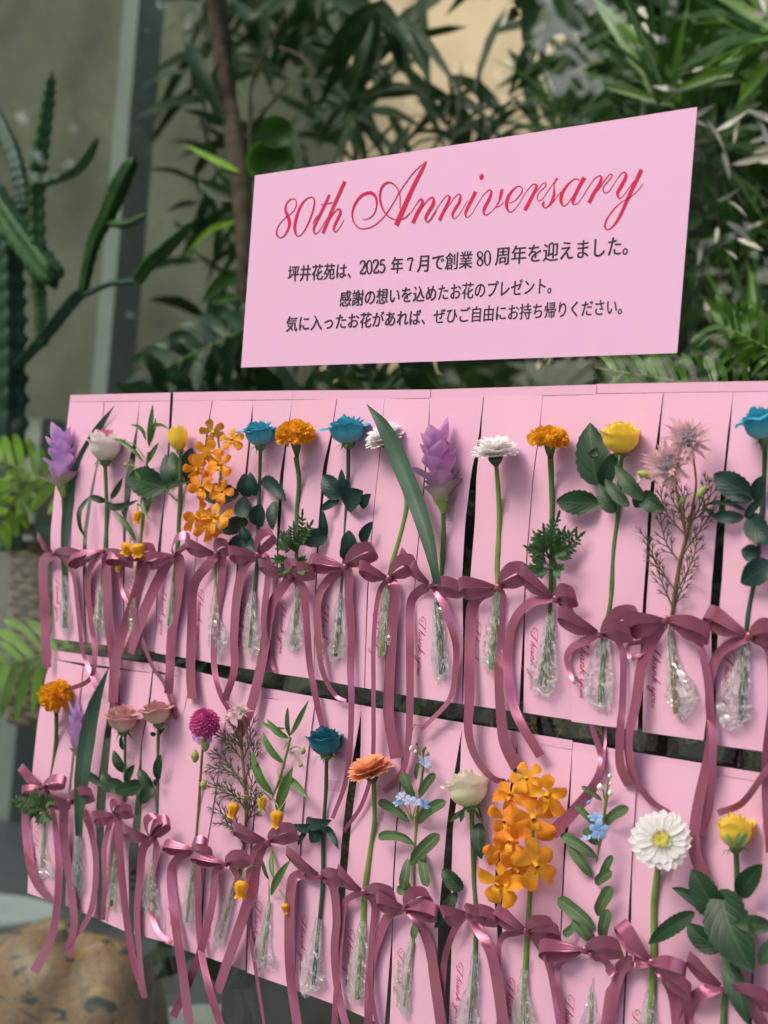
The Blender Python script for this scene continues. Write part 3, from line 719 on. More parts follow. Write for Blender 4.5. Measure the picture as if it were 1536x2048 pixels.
Kr = [(1085,791),(1078,860),(1066,947),(1053,1104),(1048,1191),(1046,1260),(1041,1354),(1038,1424)]; Kl = [(1085,791),(1080,860),(1068,947),(1054,1104),(1050,1191),(1049.5,1260),(1048,1354),(1046.5,1425)]
Lr = [(1192,789),(1185,900),(1176,1040),(1160,1200),(1148,1300),(1144,1440)]; Ll = [(1191,788),(1180,900),(1166,1031),(1150,1165),(1143,1302),(1143,1443)]
Mr = [(1326,786),(1311,897),(1300,980),(1294.5,1049),(1292,1121),(1286,1200),(1281,1300),(1275,1461)]; Ml = [(1326,786),(1318,897),(1308,980),(1302,1049),(1299,1121),(1293,1200),(1288,1300),(1285,1464)]
Nr_ = [(1466.5,784),(1455,868),(1447,944),(1433,1049),(1424,1157),(1420,1212),(1424,1338),(1407,1481)]; Nl = [(1466.5,784),(1460,868),(1452,944),(1450,1049),(1444,1157),(1439,1212),(1432,1338),(1431,1490)]
O0 = [(1606,782),(1592,1000),(1578,1200),(1562,1508)]
sheet('pink slit paper sheet at the left end of the upper row', (141,790), (341,785), (139.5,803.5), (340,801.5), [(A0,Ar),(Al,Br),(Bl,Cr)], 1)
sheet('pink slit paper sheet of the upper row behind the orange orchid spray', (346.5,784.5), (585.6,781), (346,801.5), (585,799), [(Cl,Dr),(Dl,Er),(El,Fr)], 2)
sheet('pink slit paper sheet behind the half hidden white gerbera of the upper row', (585.9,781), (860.8,779), (585.3,799), (860,796), [(Fl,Gr),(Gl,Hr),(Hl,Ir)], 3)
sheet('pink slit paper sheet of the upper row behind the big purple curcuma', (861.2,779), (1192.5,769), (860.4,796), (1192,788.5), [(Il,Jr),(Jl,Kr),(Kl,Lr)], 4)
sheet('pink slit paper sheet of the upper row behind the open yellow rose', (1191.7,768), (1612,760.5), (1191,787), (1607,781), [(Ll,Mr),(Ml,Nr_),(Nl,O0)], 5)
# lower row
a0 = [(103,1318),(91,1355),(75,1446),(66,1530),(61,1592),(60,1660),(55,1786)]
ar = [(166,1332),(156,1420),(146,1497),(136,1580),(128,1680),(122,1809)]; al = [(166,1332),(157,1420),(148,1497),(140,1580),(134,1680),(131,1811)]
br = [(232,1339),(221,1400),(209,1464),(197,1556),(192,1610),(193,1700),(195,1838)]; bl = [(233,1339),(229,1400),(223,1464),(215,1556),(211,1610),(206,1700),(201,1841)]
cr = [(304,1346),(296,1410),(282,1483),(276,1560),(268,1629),(257,1702),(258,1866)]; cl = [(306.5,1346),(300,1410),(284,1483),(283,1560),(283,1629),(277,1702),(268,1868)]
dr = [(381,1356),(366,1430),(352,1530),(341,1640),(334,1760),(329,1884)]; dl = [(381,1356),(365,1430),(349,1530),(337,1660),(334,1760),(330,1886)]
er = [(462,1372),(446,1470),(428,1600),(413,1690),(405,1780),(394,1909)]; el = [(462,1372),(447,1470),(431,1600),(414,1690),(408,1780),(404,1911)]
fr = [(537,1398),(521,1500),(510,1600),(500,1700),(495,1800),(490,1941)]; fl = [(536.5,1397),(520,1500),(512,1600),(505,1700),(499,1800),(494,1945)]
gr = [(629,1409),(615,1510),(605,1620),(597,1740),(591,1860),(588,1978)]; gl = [(629,1409),(616,1510),(606,1620),(598,1740),(592,1860),(588.5,1979)]
hr = [(722.5,1423),(707,1510),(691,1608),(684,1674),(676,1772),(672,1860),(666,2008)]; hl = [(722.5,1423),(721,1510),(707,1608),(700,1674),(692,1772),(684,1860),(679,2012)]
ir = [(828,1450),(803,1520),(792,1647),(786,1748),(783,1875),(778,1938),(769,2052)]; il = [(829.5,1450),(806,1520),(795,1647),(789,1748),(785,1875),(784,1938),(779,2055)]
jr = [(922.5,1463),(912,1527),(901,1590),(893,1653),(888,1716),(882,1780),(876,1843),(874,1938),(872,2085)]; jl = [(922.5,1463),(921,1527),(915,1590),(906,1653),(904,1716),(902,1780),(904,1843),(902,1938),(896,2090)]
kr = [(1035,1480),(1024,1555),(1010,1621),(993,1700),(988,1796),(994,1859),(997,1938),(990,2122)]; kl = [(1035,1480),(1033,1555),(1018,1621),(1007,1700),(1006,1796),(1005,1859),(1001,1938),(993,2124)]
lr = [(1144,1500),(1137,1590),(1130,1653),(1126.5,1716),(1122,1830),(1116,1960),(1108,2160)]; ll = [(1144.5,1500),(1141,1590),(1137,1653),(1130,1716),(1125,1830),(1116,1960),(1109,2165)]
mr = [(1281,1520),(1272,1577),(1262,1735),(1256,1843),(1250,1930),(1238,2195)]; ml = [(1281,1520),(1273,1577),(1264,1735),(1262.5,1843),(1254,1930),(1242,2198)]
nr = [(1401,1541),(1396,1640),(1389,1843),(1383,1930),(1372,2225)]; nl = [(1401,1541),(1394,1640),(1388,1843),(1381,1930),(1370,2228)]
or_ = [(1527,1566),(1524,1748),(1514,1830),(1502,1950),(1488,2260)]; ol = [(1530,1567),(1525,1700),(1516,1790),(1509,1900),(1496,2262)]
p0 = [(1650,1592),(1640,1800),(1625,2290)]
sheet('pink slit paper sheet at the left end of the lower row', (104,1300), (305.5,1328), (103,1317.5), (304,1345.5), [(a0,ar),(al,br),(bl,cr)], 6)
sheet('pink slit paper sheet behind the magenta ball bloom of the lower row', (306.6,1322), (537.6,1378), (306,1340), (537,1396.5), [(cl,dr),(dl,er),(el,fr)], 7)
sheet('pink slit paper sheet of the lower row behind the peach gerbera', (537.5,1377), (830,1430), (536.5,1395.5), (828.3,1449), [(fl,gr),(gl,hr),(hl,ir)], 8)
sheet('pink slit paper sheet of the lower row behind the cream green rose', (830.4,1430), (1145,1481), (829,1449), (1144,1499), [(il,jr),(jl,kr),(kl,lr)], 9)
sheet('pink slit paper sheet of the lower row behind the wide open white gerbera', (1145,1484), (1529,1547), (1144,1500.5), (1527.5,1565), [(ll,mr),(ml,nr),(nl,or_)], 10)
sheet('pink slit paper sheet cut by the right edge of the photo in the lower row', (1530,1548), (1880,1604), (1529,1566), (1876,1624), [(ol,p0)], 11)
# ---------------------------------------------------------------- the sign above
sg = thing('anniversary_sign', 'large pink paper sign with crimson script and black Japanese writing above the flowers', 'sign', W(482,735,.003))
def half(tl, tr, br_, bl_, o0, o1):
    nu, nv = 13, 9; G = []
    for j in range(nv):
        for k in range(nu):
            u = k/(nu-1); v = j/(nv-1)
            x = (tl[0]*(1-u)+tr[0]*u)*(1-v)+(bl_[0]*(1-u)+br_[0]*u)*v; y = (tl[1]*(1-u)+tr[1]*u)*(1-v)+(bl_[1]*(1-u)+br_[1]*u)*v
            G.append(W(x, y, o0*(1-u)+o1*u))
    mb = MB(); mb.grid(G, nu, nv); o = mb.out('paper_panel', M['sign_paper'], sg)
    md = o.modifiers.new('thickness', 'SOLIDIFY'); md.thickness = .0006; md.offset = 1; es = o.modifiers.new('crisp_edges', 'EDGE_SPLIT'); es.split_angle = .7
half((510,351), (896,292), (864.5,723), (482,735), .0048, .0048)
half((895.5,292), (1394,214), (1354,706), (864,723), .0050, .0050)
INK = .0052
def strokes(name, L, org, sc, mat, wk=1.0):
    mb = MB(); z = 0
    for pl in L:
        pl = [p if len(p) == 3 else (p[0], p[1], 10) for p in pl]
        C = crom([Vector(p) for p in pl], 7*(len(pl)-1)); k0 = len(mb.V); n = len(C); z += 1
        for q in range(n):
            T = Vector((C[min(q+1, n-1)].x-C[max(0, q-1)].x, C[min(q+1, n-1)].y-C[max(0, q-1)].y, 0)).normalized(); w = max(3, C[q].z)*.5*wk
            for s in (1, -1):
                mb.V.append(W(org[0]+(C[q].x-T.y*w*s)*sc, org[1]+(C[q].y+T.x*w*s)*sc, INK+z*.00001)); mb.U.append((0, 0))
            if q: b = k0+2*q; mb.F.append((b-2, b-1, b+1, b))
    return mb.out(name, mat, sg, smooth=False)
ZA, ZB, ZC = ((540,310), .2474), ((840,320), .1497), ((1030,310), .17578)
strokes('script_lettering', [
 [(213,390,6),(205,362,8),(180,355,9),(150,370,11),(127,410,14),(126,450,22),(145,500,26),(157,550,26),(145,600,17),(115,650,12),(85,668,10),(60,655,14),(52,620,12),(70,570,8),(110,520,7),(160,480,8),(195,445,8),(213,400,8),(210,370,8)],
 [(340,338,9),(300,350,10),(255,400,18),(220,480,22),(200,570,24),(205,630,18),(222,655,9),(255,640,9),(300,570,12),(340,470,14),(358,390,12),(352,350,10),(338,338,9)],
 [(480,320,20),(430,430,22),(368,555,22),(352,610,16),(366,636,9),(400,610,6),(440,545,5),(475,490,5)], [(343,556,5),(360,525,6),(385,485,5)], [(410,402,7),(460,393,9),(508,383,7)],
 [(605,213,28),(520,400,26),(427,632,24)], [(440,590,6),(500,490,8),(540,443,10),(565,440,16),(566,475,22),(535,540,22),(514,590,18),(525,620,10),(555,595,6),(598,522,6)],
 [(745,516,4),(790,516,8),(838,478,9),(860,415,11),(858,352,18),(833,314,26),(795,305,24),(740,328,22),(697,378,20),(670,440,16),(665,500,12),(682,550,10),(720,588,9),(770,595,9),(840,570,9),(910,510,8),(970,430,8),(1040,310,8),(1110,205,8),(1180,120,8),(1265,50,6)],
 [(1264,52,8),(1228,120,26),(1170,230,32),(1120,340,34),(1070,450,38),(1020,568,38)],
 [(1130,465,8),(1100,500,10),(1055,520,10),(1000,518,9),(950,490,10),(908,430,14),(888,350,17),(895,280,18),(925,235,17),(965,220,16),(1005,240,11),(1035,280,9),(1050,340,8),(1050,430,7)],
 [(1137,468,5),(1180,400,6),(1213,357,10),(1232,368,20),(1225,405,26),(1190,470,28),(1153,550,28)],
 [(1190,480,6),(1260,380,7),(1300,343,10),(1320,352,18),(1318,395,26),(1280,460,26),(1256,510,20),(1270,540,9),(1300,522,6),(1345,450,6)]], ZA[0], ZA[1], M['ink_red'])
strokes('script_lettering', [
 [(95,825,10),(140,780,9),(240,620,9),(340,490,12),(378,476,18),(394,515,36),(340,640,42),(258,805,46)],
 [(330,690,9),(385,610,9),(460,505,12),(515,456,16),(540,480,28),(525,560,40),(460,670,38),(432,740,30),(455,783,14),(520,730,9),(600,600,9),(640,540,8)],
 [(742,422,50),(690,530,44),(622,670,42),(607,728,28),(630,766,14),(690,720,9),(780,570,9),(860,450,12),(928,399,18),(953,432,28),(925,520,42),(868,630,44),(850,690,34),(870,735,16),(930,710,14),(1000,640,12),(1055,550,26),(1085,440,44),(1096,388,34)],
 [(1010,632,10),(1060,618,12),(1120,560,12)],
 [(1195,578,10),(1270,540,14),(1340,460,16),(1368,390,16),(1335,352,16),(1285,362,18),(1208,440,36),(1165,530,46),(1157,620,42),(1190,693,20),(1240,680,14),(1310,600,9),(1400,450,9),(1480,350,10),(1530,320,14)],
 [(832,185,18),(826,210,50),(820,236,56),(812,268,20)]], ZB[0], ZB[1], M['ink_red'])
strokes('script_lettering', [
 [(170,365,9),(205,335,14),(236,338,22),(240,372,32),(190,480,40),(112,630,44)],
 [(200,480,7),(270,380,11),(320,322,10),(350,322,14),(343,362,12),(290,410,12),(262,450,12),(252,495,14),(275,522,12),(320,490,9),(380,400,9),(440,320,10),(474,272,26),(482,262,26)],
 [(474,268,22),(448,320,14),(444,370,14),(444,440,30),(425,510,34),(390,570,24),(350,600,14),(322,588,20),(318,555,30),(334,530,20)], [(400,575,9),(460,500,9),(520,420,9)],
 [(735,290,14),(700,272,14),(650,290,17),(582,360,28),(535,440,38),(522,520,36),(547,577,16),(590,560,12),(650,480,10),(740,340,12)],
 [(790,255,50),(740,340,42),(682,460,40),(657,530,34),(677,563,14),(730,530,9),(820,390,9),(900,275,12),(962,237,16),(983,268,30),(950,350,40),(900,430,42),(842,545,44)],
 [(950,400,8),(1020,290,12),(1070,227,12),(1103,222,14),(1098,250,12),(1050,310,14),(1008,360,12),(1003,410,14),(1030,433,12),(1080,400,9),(1150,290,9),(1215,205,12),(1252,202,20),(1260,250,36),(1210,350,42),(1167,430,36),(1182,493,16),(1230,465,10),(1300,370,9),(1350,300,8)],
 [(1440,165,48),(1370,310,44),(1290,480,40),(1200,680,34),(1140,780,24),(1080,840,16),(1037,843,18),(1022,800,22),(1050,720,18),(1130,610,14),(1220,530,10),(1310,480,9),(1400,400,9),(1455,320,8)]], ZC[0], ZC[1], M['ink_red'])
DIG = {  # serif numerals as strokes in a 100-high box (y down), widths in the same units
 '2': (48, [[(6,26,10),(8,8,8),(24,1,10),(38,8,14),(41,28,16),(30,52,14),(14,74,9),(4,92,8)], [(3,94,12),(24,94,14),(42,92,14),(46,76,5)]]),
 '0': (48, [[(24,1,6),(12,10,10),(5,32,14),(5,66,14),(12,90,10),(24,98,6),(36,90,10),(43,66,14),(43,32,14),(36,10,10),(24,1,6)]]),
 '5': (48, [[(43,6,13),(14,6,13)], [(13,6,6),(8,42,7)], [(8,44,9),(26,36,12),(40,50,14),(41,74,15),(28,94,11),(12,97,10),(4,88,13)]]),
 '7': (48, [[(4,20,5),(8,7,12),(26,6,14),(44,6,13)], [(43,8,9),(30,50,12),(20,97,15)]]),
 '8': (48, [[(24,1,8),(10,10,12),(9,30,14),(22,46,16),(38,60,15),(42,82,13),(24,98,8),(8,86,13),(7,66,11),(20,50,8),(36,38,8),(40,18,11),(24,1,8)]])}
def digits(txt, x0, y0, x1, y1, h):
    L = []; tw_ = sum(DIG[c][0]+4 for c in txt)-4; x = 0; out = []
    for c in txt:
        w, sl = DIG[c]
        for s in sl:
            q = []
            for (a, b, ww) in s: u = (x+a)/tw_; q.append((x0*(1-u)+x1*u, (y0*(1-u)+y1*u)-h*(1-b/100), ww*h/100))
            out.append(q)
        x += w+4
    strokes('numerals', out, (0, 0), 1.0, M['ink_dark'], .92)
def jtext(txt, x0, y0, x1, y1, h0, h1):
    cu = bpy.data.curves.new('t', 'FONT'); cu.body = txt; cu.size = 1; cu.resolution_u = 3; cu.offset = .004
    o = bpy.data.objects.new('t', cu); COL.objects.link(o); bpy.context.view_layer.update()
    me = o.evaluated_get(bpy.context.evaluated_depsgraph_get()).to_mesh(); P = [v.co.copy() for v in me.vertices]; F = [tuple(p.vertices) for p in me.polygons]
    bpy.data.objects.remove(o)
    xs = [p.x for p in P]; ys = [p.y for p in P]; xa, xb, ya, yb = min(xs), max(xs), min(ys), max(ys); mb = MB()
    for c, dx in enumerate((-.016, .016, 0)):
        k = len(mb.V)
        for p in P:
            u = (p.x+dx-xa)/(xb-xa); v = (p.y-ya)/(yb-ya)
            hh = h0*(1-u)+h1*u; mb.V.append(W((x0*(1-u)+x1*u)+v*2.2, y0*(1-u)+y1*u-v*hh, INK+c*.00004)); mb.U.append((0, 0))
        mb.F += [tuple(k+i for i in f) for f in F]
    mb.out('japanese_lettering', M['ink_dark'], sg, smooth=False)
Z = lambda x, y: (470+x*.6185, 200+y*.6185)
def seg(txt, xa, ya, xb, yb, ha, hb, dig=False):
    a = Z(xa, ya); b = Z(xb, yb)
    if dig: digits(txt, a[0], a[1], b[0], b[1], ha*.6185)
    else: jtext(txt, a[0], a[1], b[0], b[1], ha*.6185, hb*.6185)
seg('坪井花苑は、', 169, 588, 374, 577, 52, 52); seg('2025', 403, 564, 486, 558, 44, 44, True); seg('年', 503, 562, 541, 559, 54, 54)
seg('7', 556, 554, 577, 552, 44, 44, True); seg('月で創業', 588, 557, 766, 544, 56, 57); seg('80', 781, 538, 827, 534, 48, 48, True)
seg('周年を迎えました。', 840, 536, 1269, 502, 60, 66)
seg('感謝の想いを込めたお花のプレゼント。', 337, 669, 1022, 626, 52, 54)
seg('気に入ったお花があれば、ぜひご自由にお持ち帰りください。', 163, 750, 1250, 694, 50, 54)
# the pane the paper is stuck on
mb = MB(); mb.box((-7.5, .004, .05), (2.6, .012, 3.4))
g = mb.out('window_pane', M['glass'], None, org=(-2.45, .008, .05), smooth=False); tag(g, 'large clear shop window pane that the pink sheets are stuck on', 'window')
# ---------------------------------------------------------------- the shop behind the pane, and the street side
def Bp(px, py, Y): return W(px, py, -Y)
def bk(px, py, Y): return mpp(px, py, -Y)
M['plaster'] = m_plain('grey_green_plaster', (.085, .093, .070), .85, .2, .35, 2.2, .3, .01); M['plaster2'] = m_plain('bright_wall_beige', (.56, .44, .31), .85, .2, .18, 2.6, .3, .01)  # second tone: the wall's brighter stretch put into its colour
M['pillar'] = m_plain('pale_grey_pillar', (.15, .18, .17), .6, .3, .12, 5)
M['ceiling'] = m_plain('ceiling_board', (.30, .30, .28), .8, .2, .1, 3)
M['cactus'] = m_plain('cactus_green', (.022, .075, .014), .5, .4, .45, 12, .5, .01)
M['cactus_blue'] = m_plain('cactus_blue_green', (.018, .055, .042), .5, .4, .4, 12, .5, .01)
M['bark'] = m_plain('brown_bark', (.075, .052, .038), .85, .2, .5, 28, .9, .01)
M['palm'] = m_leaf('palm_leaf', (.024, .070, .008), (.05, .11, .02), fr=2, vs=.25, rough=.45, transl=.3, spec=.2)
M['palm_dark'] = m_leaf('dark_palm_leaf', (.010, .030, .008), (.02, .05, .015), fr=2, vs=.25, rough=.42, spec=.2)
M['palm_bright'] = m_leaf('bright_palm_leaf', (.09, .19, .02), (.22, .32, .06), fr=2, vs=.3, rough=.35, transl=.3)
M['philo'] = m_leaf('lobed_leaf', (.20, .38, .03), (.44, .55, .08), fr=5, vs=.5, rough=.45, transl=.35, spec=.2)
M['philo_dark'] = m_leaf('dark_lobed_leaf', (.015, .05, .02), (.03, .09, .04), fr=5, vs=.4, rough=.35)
M['varieg'] = m_leaf('yellow_edged_leaf', (.04, .11, .02), (.3, .4, .05), fr=7, vs=.4)
M['wicker'] = m_plain('brown_wicker', (.13, .095, .06), .75, .25, .5, 30, .6, .004)
M['moss'] = m_plain('brown_moss', (.085, .065, .03), .95, .1, .6, 30, .9, .01)
M['darkstone'] = m_plain('dark_stone', (.035, .037, .035), .6, .4, .5, 9, .5, .01)
M['white_slab'] = m_plain('pale_slab', (.35, .38, .38), .6, .3, .1, 6)
M['tin'] = m_plain('blue_green_metal_rim', (.03, .075, .07), .4, .5, .2, 8)
M['dry'] = m_leaf('dry_glint_leaf', (.55, .48, .42), (.7, .65, .6), fr=2, vs=.3, rough=.35)  # pale tone paints sunlit glints among the foliage
M['flat_leaf'] = m_leaf('tree_leaf', (.12, .21, .06), (.16, .26, .08), fr=6, transl=.5)
def m_floor(name, c, tile, rough):
    m, nt, o = newmat(name); tc = N(nt, 'ShaderNodeTexCoord'); b = N(nt, 'ShaderNodeTexBrick'); b.inputs['Scale'].default_value = 1
    b.inputs['Brick Width'].default_value = tile; b.inputs['Row Height'].default_value = tile*.5; b.inputs['Mortar Size'].default_value = .006; b.offset = .5
    b.inputs['Color1'].default_value = col4(c); b.inputs['Color2'].default_value = col4(tuple(x*.75 for x in c)); b.inputs['Mortar'].default_value = col4(tuple(x*.35 for x in c))
    nt.links.new(tc.outputs['Object'], b.inputs['Vector']); n = noise(nt, 3, 5)
    cc = mixc(nt, math_(nt, 'MULTIPLY', n, .6), b.outputs['Color'], tuple(x*.5 for x in c)); bsdf(nt, o, cc, rough, .4, n, .1, .003); return m
def m_log():
    m, nt, o = newmat('petrified_wood'); n = noise(nt, 8, 8, .66, dist=2.4); n2 = noise(nt, 5.5, 7, .66, stretch=(1.0, 1.0, 1.8), dist=3.0); n3 = noise(nt, 22, 6)
    c = ramp(nt, n, [(.28, (.16, .08, .05)), (.42, (.34, .18, .08)), (.50, (.27, .17, .11)), (.58, (.42, .20, .06)), (.70, (.42, .33, .22))])
    dk = ramp(nt, n2, [(.40, (1, 1, 1)), (.43, (0, 0, 0))]); c = mixc(nt, dk, c, (.035, .045, .05))
    cr = ramp(nt, math_(nt, 'ABSOLUTE', math_(nt, 'SUBTRACT', n2, .53)), [(.0, (1, 1, 1)), (.012, (0, 0, 0))]); c = mixc(nt, math_(nt, 'MULTIPLY', cr, .7), c, (.06, .04, .03))
    bsdf(nt, o, c, .42, .45, n3, .6, .01); return m
M['log'] = m_log(); M['darkwin'] = m_plain('dark_window', (.03, .04, .045), .15, .5, .2, 2)
def plane(name, x0, x1, y0, y1, z, mat):
    mb = MB(); mb.quad(Vector((x0, y0, z)), Vector((x1, y0, z)), Vector((x1, y1, z)), Vector((x0, y1, z))); o = mb.out(name, mat, smooth=False); o['kind'] = 'structure'; return o
plane('floor', -14, 6, .3, 9, .004, m_floor('grey_shop_floor', (.055, .068, .078), .9, .5))
plane('pavement', -60, 60, -60, .3, 0, m_floor('street_paving', (.30, .29, .27), .6, .8))
mb = MB(); mb.box((-13, 3.3, .006), (5, 3.5, 4.2)); o = mb.out('back_wall', M['plaster'], smooth=False); tag(o, 'long grey green plaster wall far behind the plants', 'wall')
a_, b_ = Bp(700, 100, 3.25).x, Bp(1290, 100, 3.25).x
mb = MB(); mb.box((a_, 3.22, .006), (b_, 3.297, 3.9)); o = mb.out('bright_wall_patch', M['plaster2'], smooth=False); tag(o, 'added lighter beige patch painting the bright stretch of the back wall above the middle of the sign', 'wall patch')  # added slab, its lighter colour paints the bright stretch of the wall
mb = MB(); mb.box((-13.2, .02, .006), (-13.01, 3.3, 3.4)); o = mb.out('side_wall', M['plaster'], smooth=False); tag(o, 'plaster end wall of the plant room at the far left', 'wall')
def pillar(px, w, Y, z1, label):
    c = Bp(px, 400, Y); ww = w*bk(px, 400, Y)/.68; mb = MB(); mb.box((c.x-ww/2, Y, .006), (c.x+ww/2, Y+.12, z1)); o = mb.out('pillar', M['pillar'], smooth=False); tag(o, label, 'pillar')
pillar(230, 36, 2.7, 3.41, 'tall pale grey pillar behind the branching cactus')
pillar(104, 44, 3.0, 1.75, 'short pale post left of the tall pillar, behind the cactus')
pillar(985, 60, 2.4, 1.45, 'grey green post glimpsed just under the middle of the sign')
pillar(1170, 70, 2.6, 1.5, 'grey post glimpsed under the right half of the sign')
# cactus
cx = thing('cactus', 'tall branching candelabra cactus with toothed arms at the left edge', 'cactus', Bp(15, 900, .9))
def arm(L, ws, mat='cactus', Y=.9, name='arm'):
    n = len(L)*9; C = crom([Bp(x, y, Y) for x, y in L], n); k = bk(L[0][0], L[0][1], Y); G = []; sides = 16; ref = Vector((0, 1, 0)); ph = R_.random()*6
    for i, c in enumerate(C):
        t = (C[min(i+1, n)]-C[max(0, i-1)]).normalized(); a = (ref-t*ref.dot(t)).normalized(); b = t.cross(a)
        w = lerpl(ws, i/n)*.5*k*(1 if i < n-1 else .35)*(1+.14*math.sin(i*2.1+ph))
        for j in range(sides+1):
            th = j/sides*2*math.pi; r = w*(.52+.48*abs(math.cos(th*2+ph))**2.2)*(1+ (.10 if i % 3 == 0 else 0)); G.append(c+a*(r*math.cos(th))+b*(r*math.sin(th)))
    mb = MB(); mb.grid(G, sides+1, n+1); mb.out(name, M[mat], cx)
arm([(12,1100),(20,860),(22,700),(20,560),(14,440)], [70,66,60,58,50], 'cactus_blue', name='trunk')
arm([(28,740),(90,672),(140,609),(168,578)], [26,30,32,30], 'cactus_blue'); arm([(165,585),(187,488),(215,430),(240,371),(270,312)], [22,30,36,42,26])
arm([(217,447),(255,448),(293,430)], [14,18,12]); arm([(168,590),(220,568),(273,562)], [12,11,12], 'cactus_blue'); arm([(276,560),(300,525),(340,490),(389,440)], [30,36,34,18])
arm([(84,640),(78,578),(74,488),(72,390),(80,310),(94,215),(104,143)], [22,34,40,42,42,34,20]); arm([(84,368),(148,344),(175,315),(196,275)], [18,24,24,12])
arm([(-20,380),(40,470),(98,547),(110,560)], [56,62,60,30]); arm([(-10,225),(23,297),(43,371),(50,430)], [30,36,34,30], 'cactus_blue'); arm([(86,690),(82,640),(80,590)], [26,30,26])
def trunk_(label, L, ws, Y, mat='bark', branches=()):
    t = thing('tree', label, 'tree', Bp(L[-1][0], L[-1][1], Y)); mb = MB(); k = bk(L[1][0], L[1][1], Y)*.5
    C = tube(mb, [Bp(x, y, Y+.05*math.sin(i)) for i, (x, y) in enumerate(L)], [w*k for w in ws], 10, 40); r = random.Random(5)
    mb.V = [v+Vector((r.uniform(-1, 1), r.uniform(-1, 1), 0))*k*2.4 for v in mb.V]; mb.out('trunk', M[mat], t)
    for b in branches:
        mb = MB(); tube(mb, [Bp(x, y, Y) for x, y in b], [4*k*2, 2.4*k*2], 6, 12); mb.out('branch', M[mat], t)
    return t
def bleaf(t, pts, w, mat, Y, shape='lance', cup=.2, name='leaf', n=10):
    P = [Bp(x, y, Y+.03*math.sin(x*.7+i)) for i, (x, y) in enumerate(pts)]; k = bk(pts[0][0], pts[0][1], Y)
    r = random.Random(int(pts[0][0]*7+pts[-1][1])); nr = (-CF+CR*r.uniform(-.7, .7)+CU*r.uniform(-.2, .7)).normalized(); mb = MB(); blade(mb, P, w*k, nr, shape, cup, n, 4); return mb.out(name, M[mat], t)
tt = trunk_('brown leaning trunk with pointed dark leaves, left of the sign', [(425,-60),(440,60),(452,180),(472,300),(486,420),(494,560),(502,760),(520,1000)], [42,40,38,38,36,36,34,34], 1.4, branches=[[(500,420),(500,260),(504,160),(540,90),(572,25)],[(503,250),(540,210),(575,170)],[(560,95),(610,120),(632,180)]])
for L, w in (([(372,85),(400,140),(455,260)],34),([(368,20),(366,60),(372,110)],8),([(378,100),(395,170),(415,235)],18),([(440,120),(425,180),(432,240)],20),([(460,270),(455,330),(470,365)],28),([(468,400),(430,380),(392,360)],34),([(470,425),(430,440),(372,505)],16),([(470,430),(445,460),(425,515)],24),([(470,0),(500,40),(520,95)],26),([(590,55),(575,70),(562,85)],22),([(400,395),(392,340),(425,280)],8)): bleaf(tt, L, w, 'palm_dark', 1.4)
for L, w in (([(480,345),(430,320),(365,287)],15),([(480,440),(420,460),(370,510)],14),([(500,560),(450,560),(400,610)],34),([(500,620),(460,600),(410,600)],30),([(498,580),(470,540),(430,545)],26)): bleaf(tt, L, w, 'philo' if w < 20 else 'palm', 1.35)
rl = thing('round_leaf_plant', 'plant with round yellow edged leaves just above the left top corner of the sign', 'plant', Bp(540, 400, 1.2))
for (x, y, s, m) in ((541,325,50,'varieg'),(552,268,44,'palm')):
    for nm, s2, mm, dy in (('leaf_edge', s, 'varieg' if False else 'philo', 0), ('leaf', s*.82, m, -.004)):
        mb = MB(); G = []; c = Bp(x, y, 1.2+dy); k = bk(x, y, 1.2)
        if nm == 'leaf_edge' and m != 'varieg': continue
        for j in range(5):
            for i in range(21): a = i/20*6.2832; G.append(c+CR*(math.cos(a)*s2*k*j/4)+CU*(math.sin(a)*s2*k*j/4*.9)-CF*(.015*(j/4)**2)+(-CF*.006 if nm == 'leaf' else CF*0))
        mb.grid(G, 21, 5); mb.out(nm, M['yellow_rim'] if nm == 'leaf_edge' and 'yellow_rim' in M else (M['palm_bright'] if nm == 'leaf_edge' else M['palm']), rl)
stm = MB(); tube(stm, [Bp(545, 330, 1.22), Bp(560, 420, 1.22), Bp(570, 600, 1.22)], [.004, .006], 6); stm.out('stalk', M['stem'], rl)
# fan and strap leaved plants
def plant(label, c, Y, n, L, w, a0, a1, mat, seed, droop=.35, cat='plant', mats=None, shape='strap'):
    Y += .75; n = int(n*1.5)
    r = random.Random(seed); t = thing('strap_leaf_plant' if cat == 'plant' else 'palm', label, cat, Bp(c[0], c[1], Y), 'potted strap leaved plants behind the pane')
    for i in range(n):
        a = rad(a0+(a1-a0)*(i+r.uniform(-.9, .9))/max(1, n-1)); l = L*r.uniform(.45, 1.2); yy = Y+r.uniform(-.22, .22)
        x0, y0 = c[0]+r.uniform(-22, 22), c[1]+r.uniform(-26, 26); x1, y1 = x0+math.cos(a)*l*.5, y0-math.sin(a)*l*.5; x2, y2 = x0+math.cos(a)*l, y0-math.sin(a)*l+droop*l*r.uniform(.2, 1)*abs(math.cos(a))
        bleaf(t, [(x0, y0), (x1, y1), (x2, y2)], w*r.uniform(.7, 1.25), (mats[i % len(mats)] if mats else mat), yy, shape)
    if c[1] < 120 or c[1] > 600: return t
    q = r.uniform(-45, 45); mb = MB(); tube(mb, [Bp(c[0], c[1], Y), Bp(c[0]-3+q*.6, c[1]+120, Y), Bp(c[0]-12+q, c[1]+420, Y)], [3*bk(c[0], c[1], Y), 5*bk(c[0], c[1], Y)], 7, 10); mb.out('stalk', M['bark'], t)
G3 = ('palm', 'palm_dark', 'palm')
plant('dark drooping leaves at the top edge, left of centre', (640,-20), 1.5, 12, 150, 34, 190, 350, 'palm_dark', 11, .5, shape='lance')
plant('broad dark hanging leaves above the word Anniversary', (760,20), 1.45, 9, 170, 36, 200, 345, 'palm_dark', 12, .5, shape='lance')
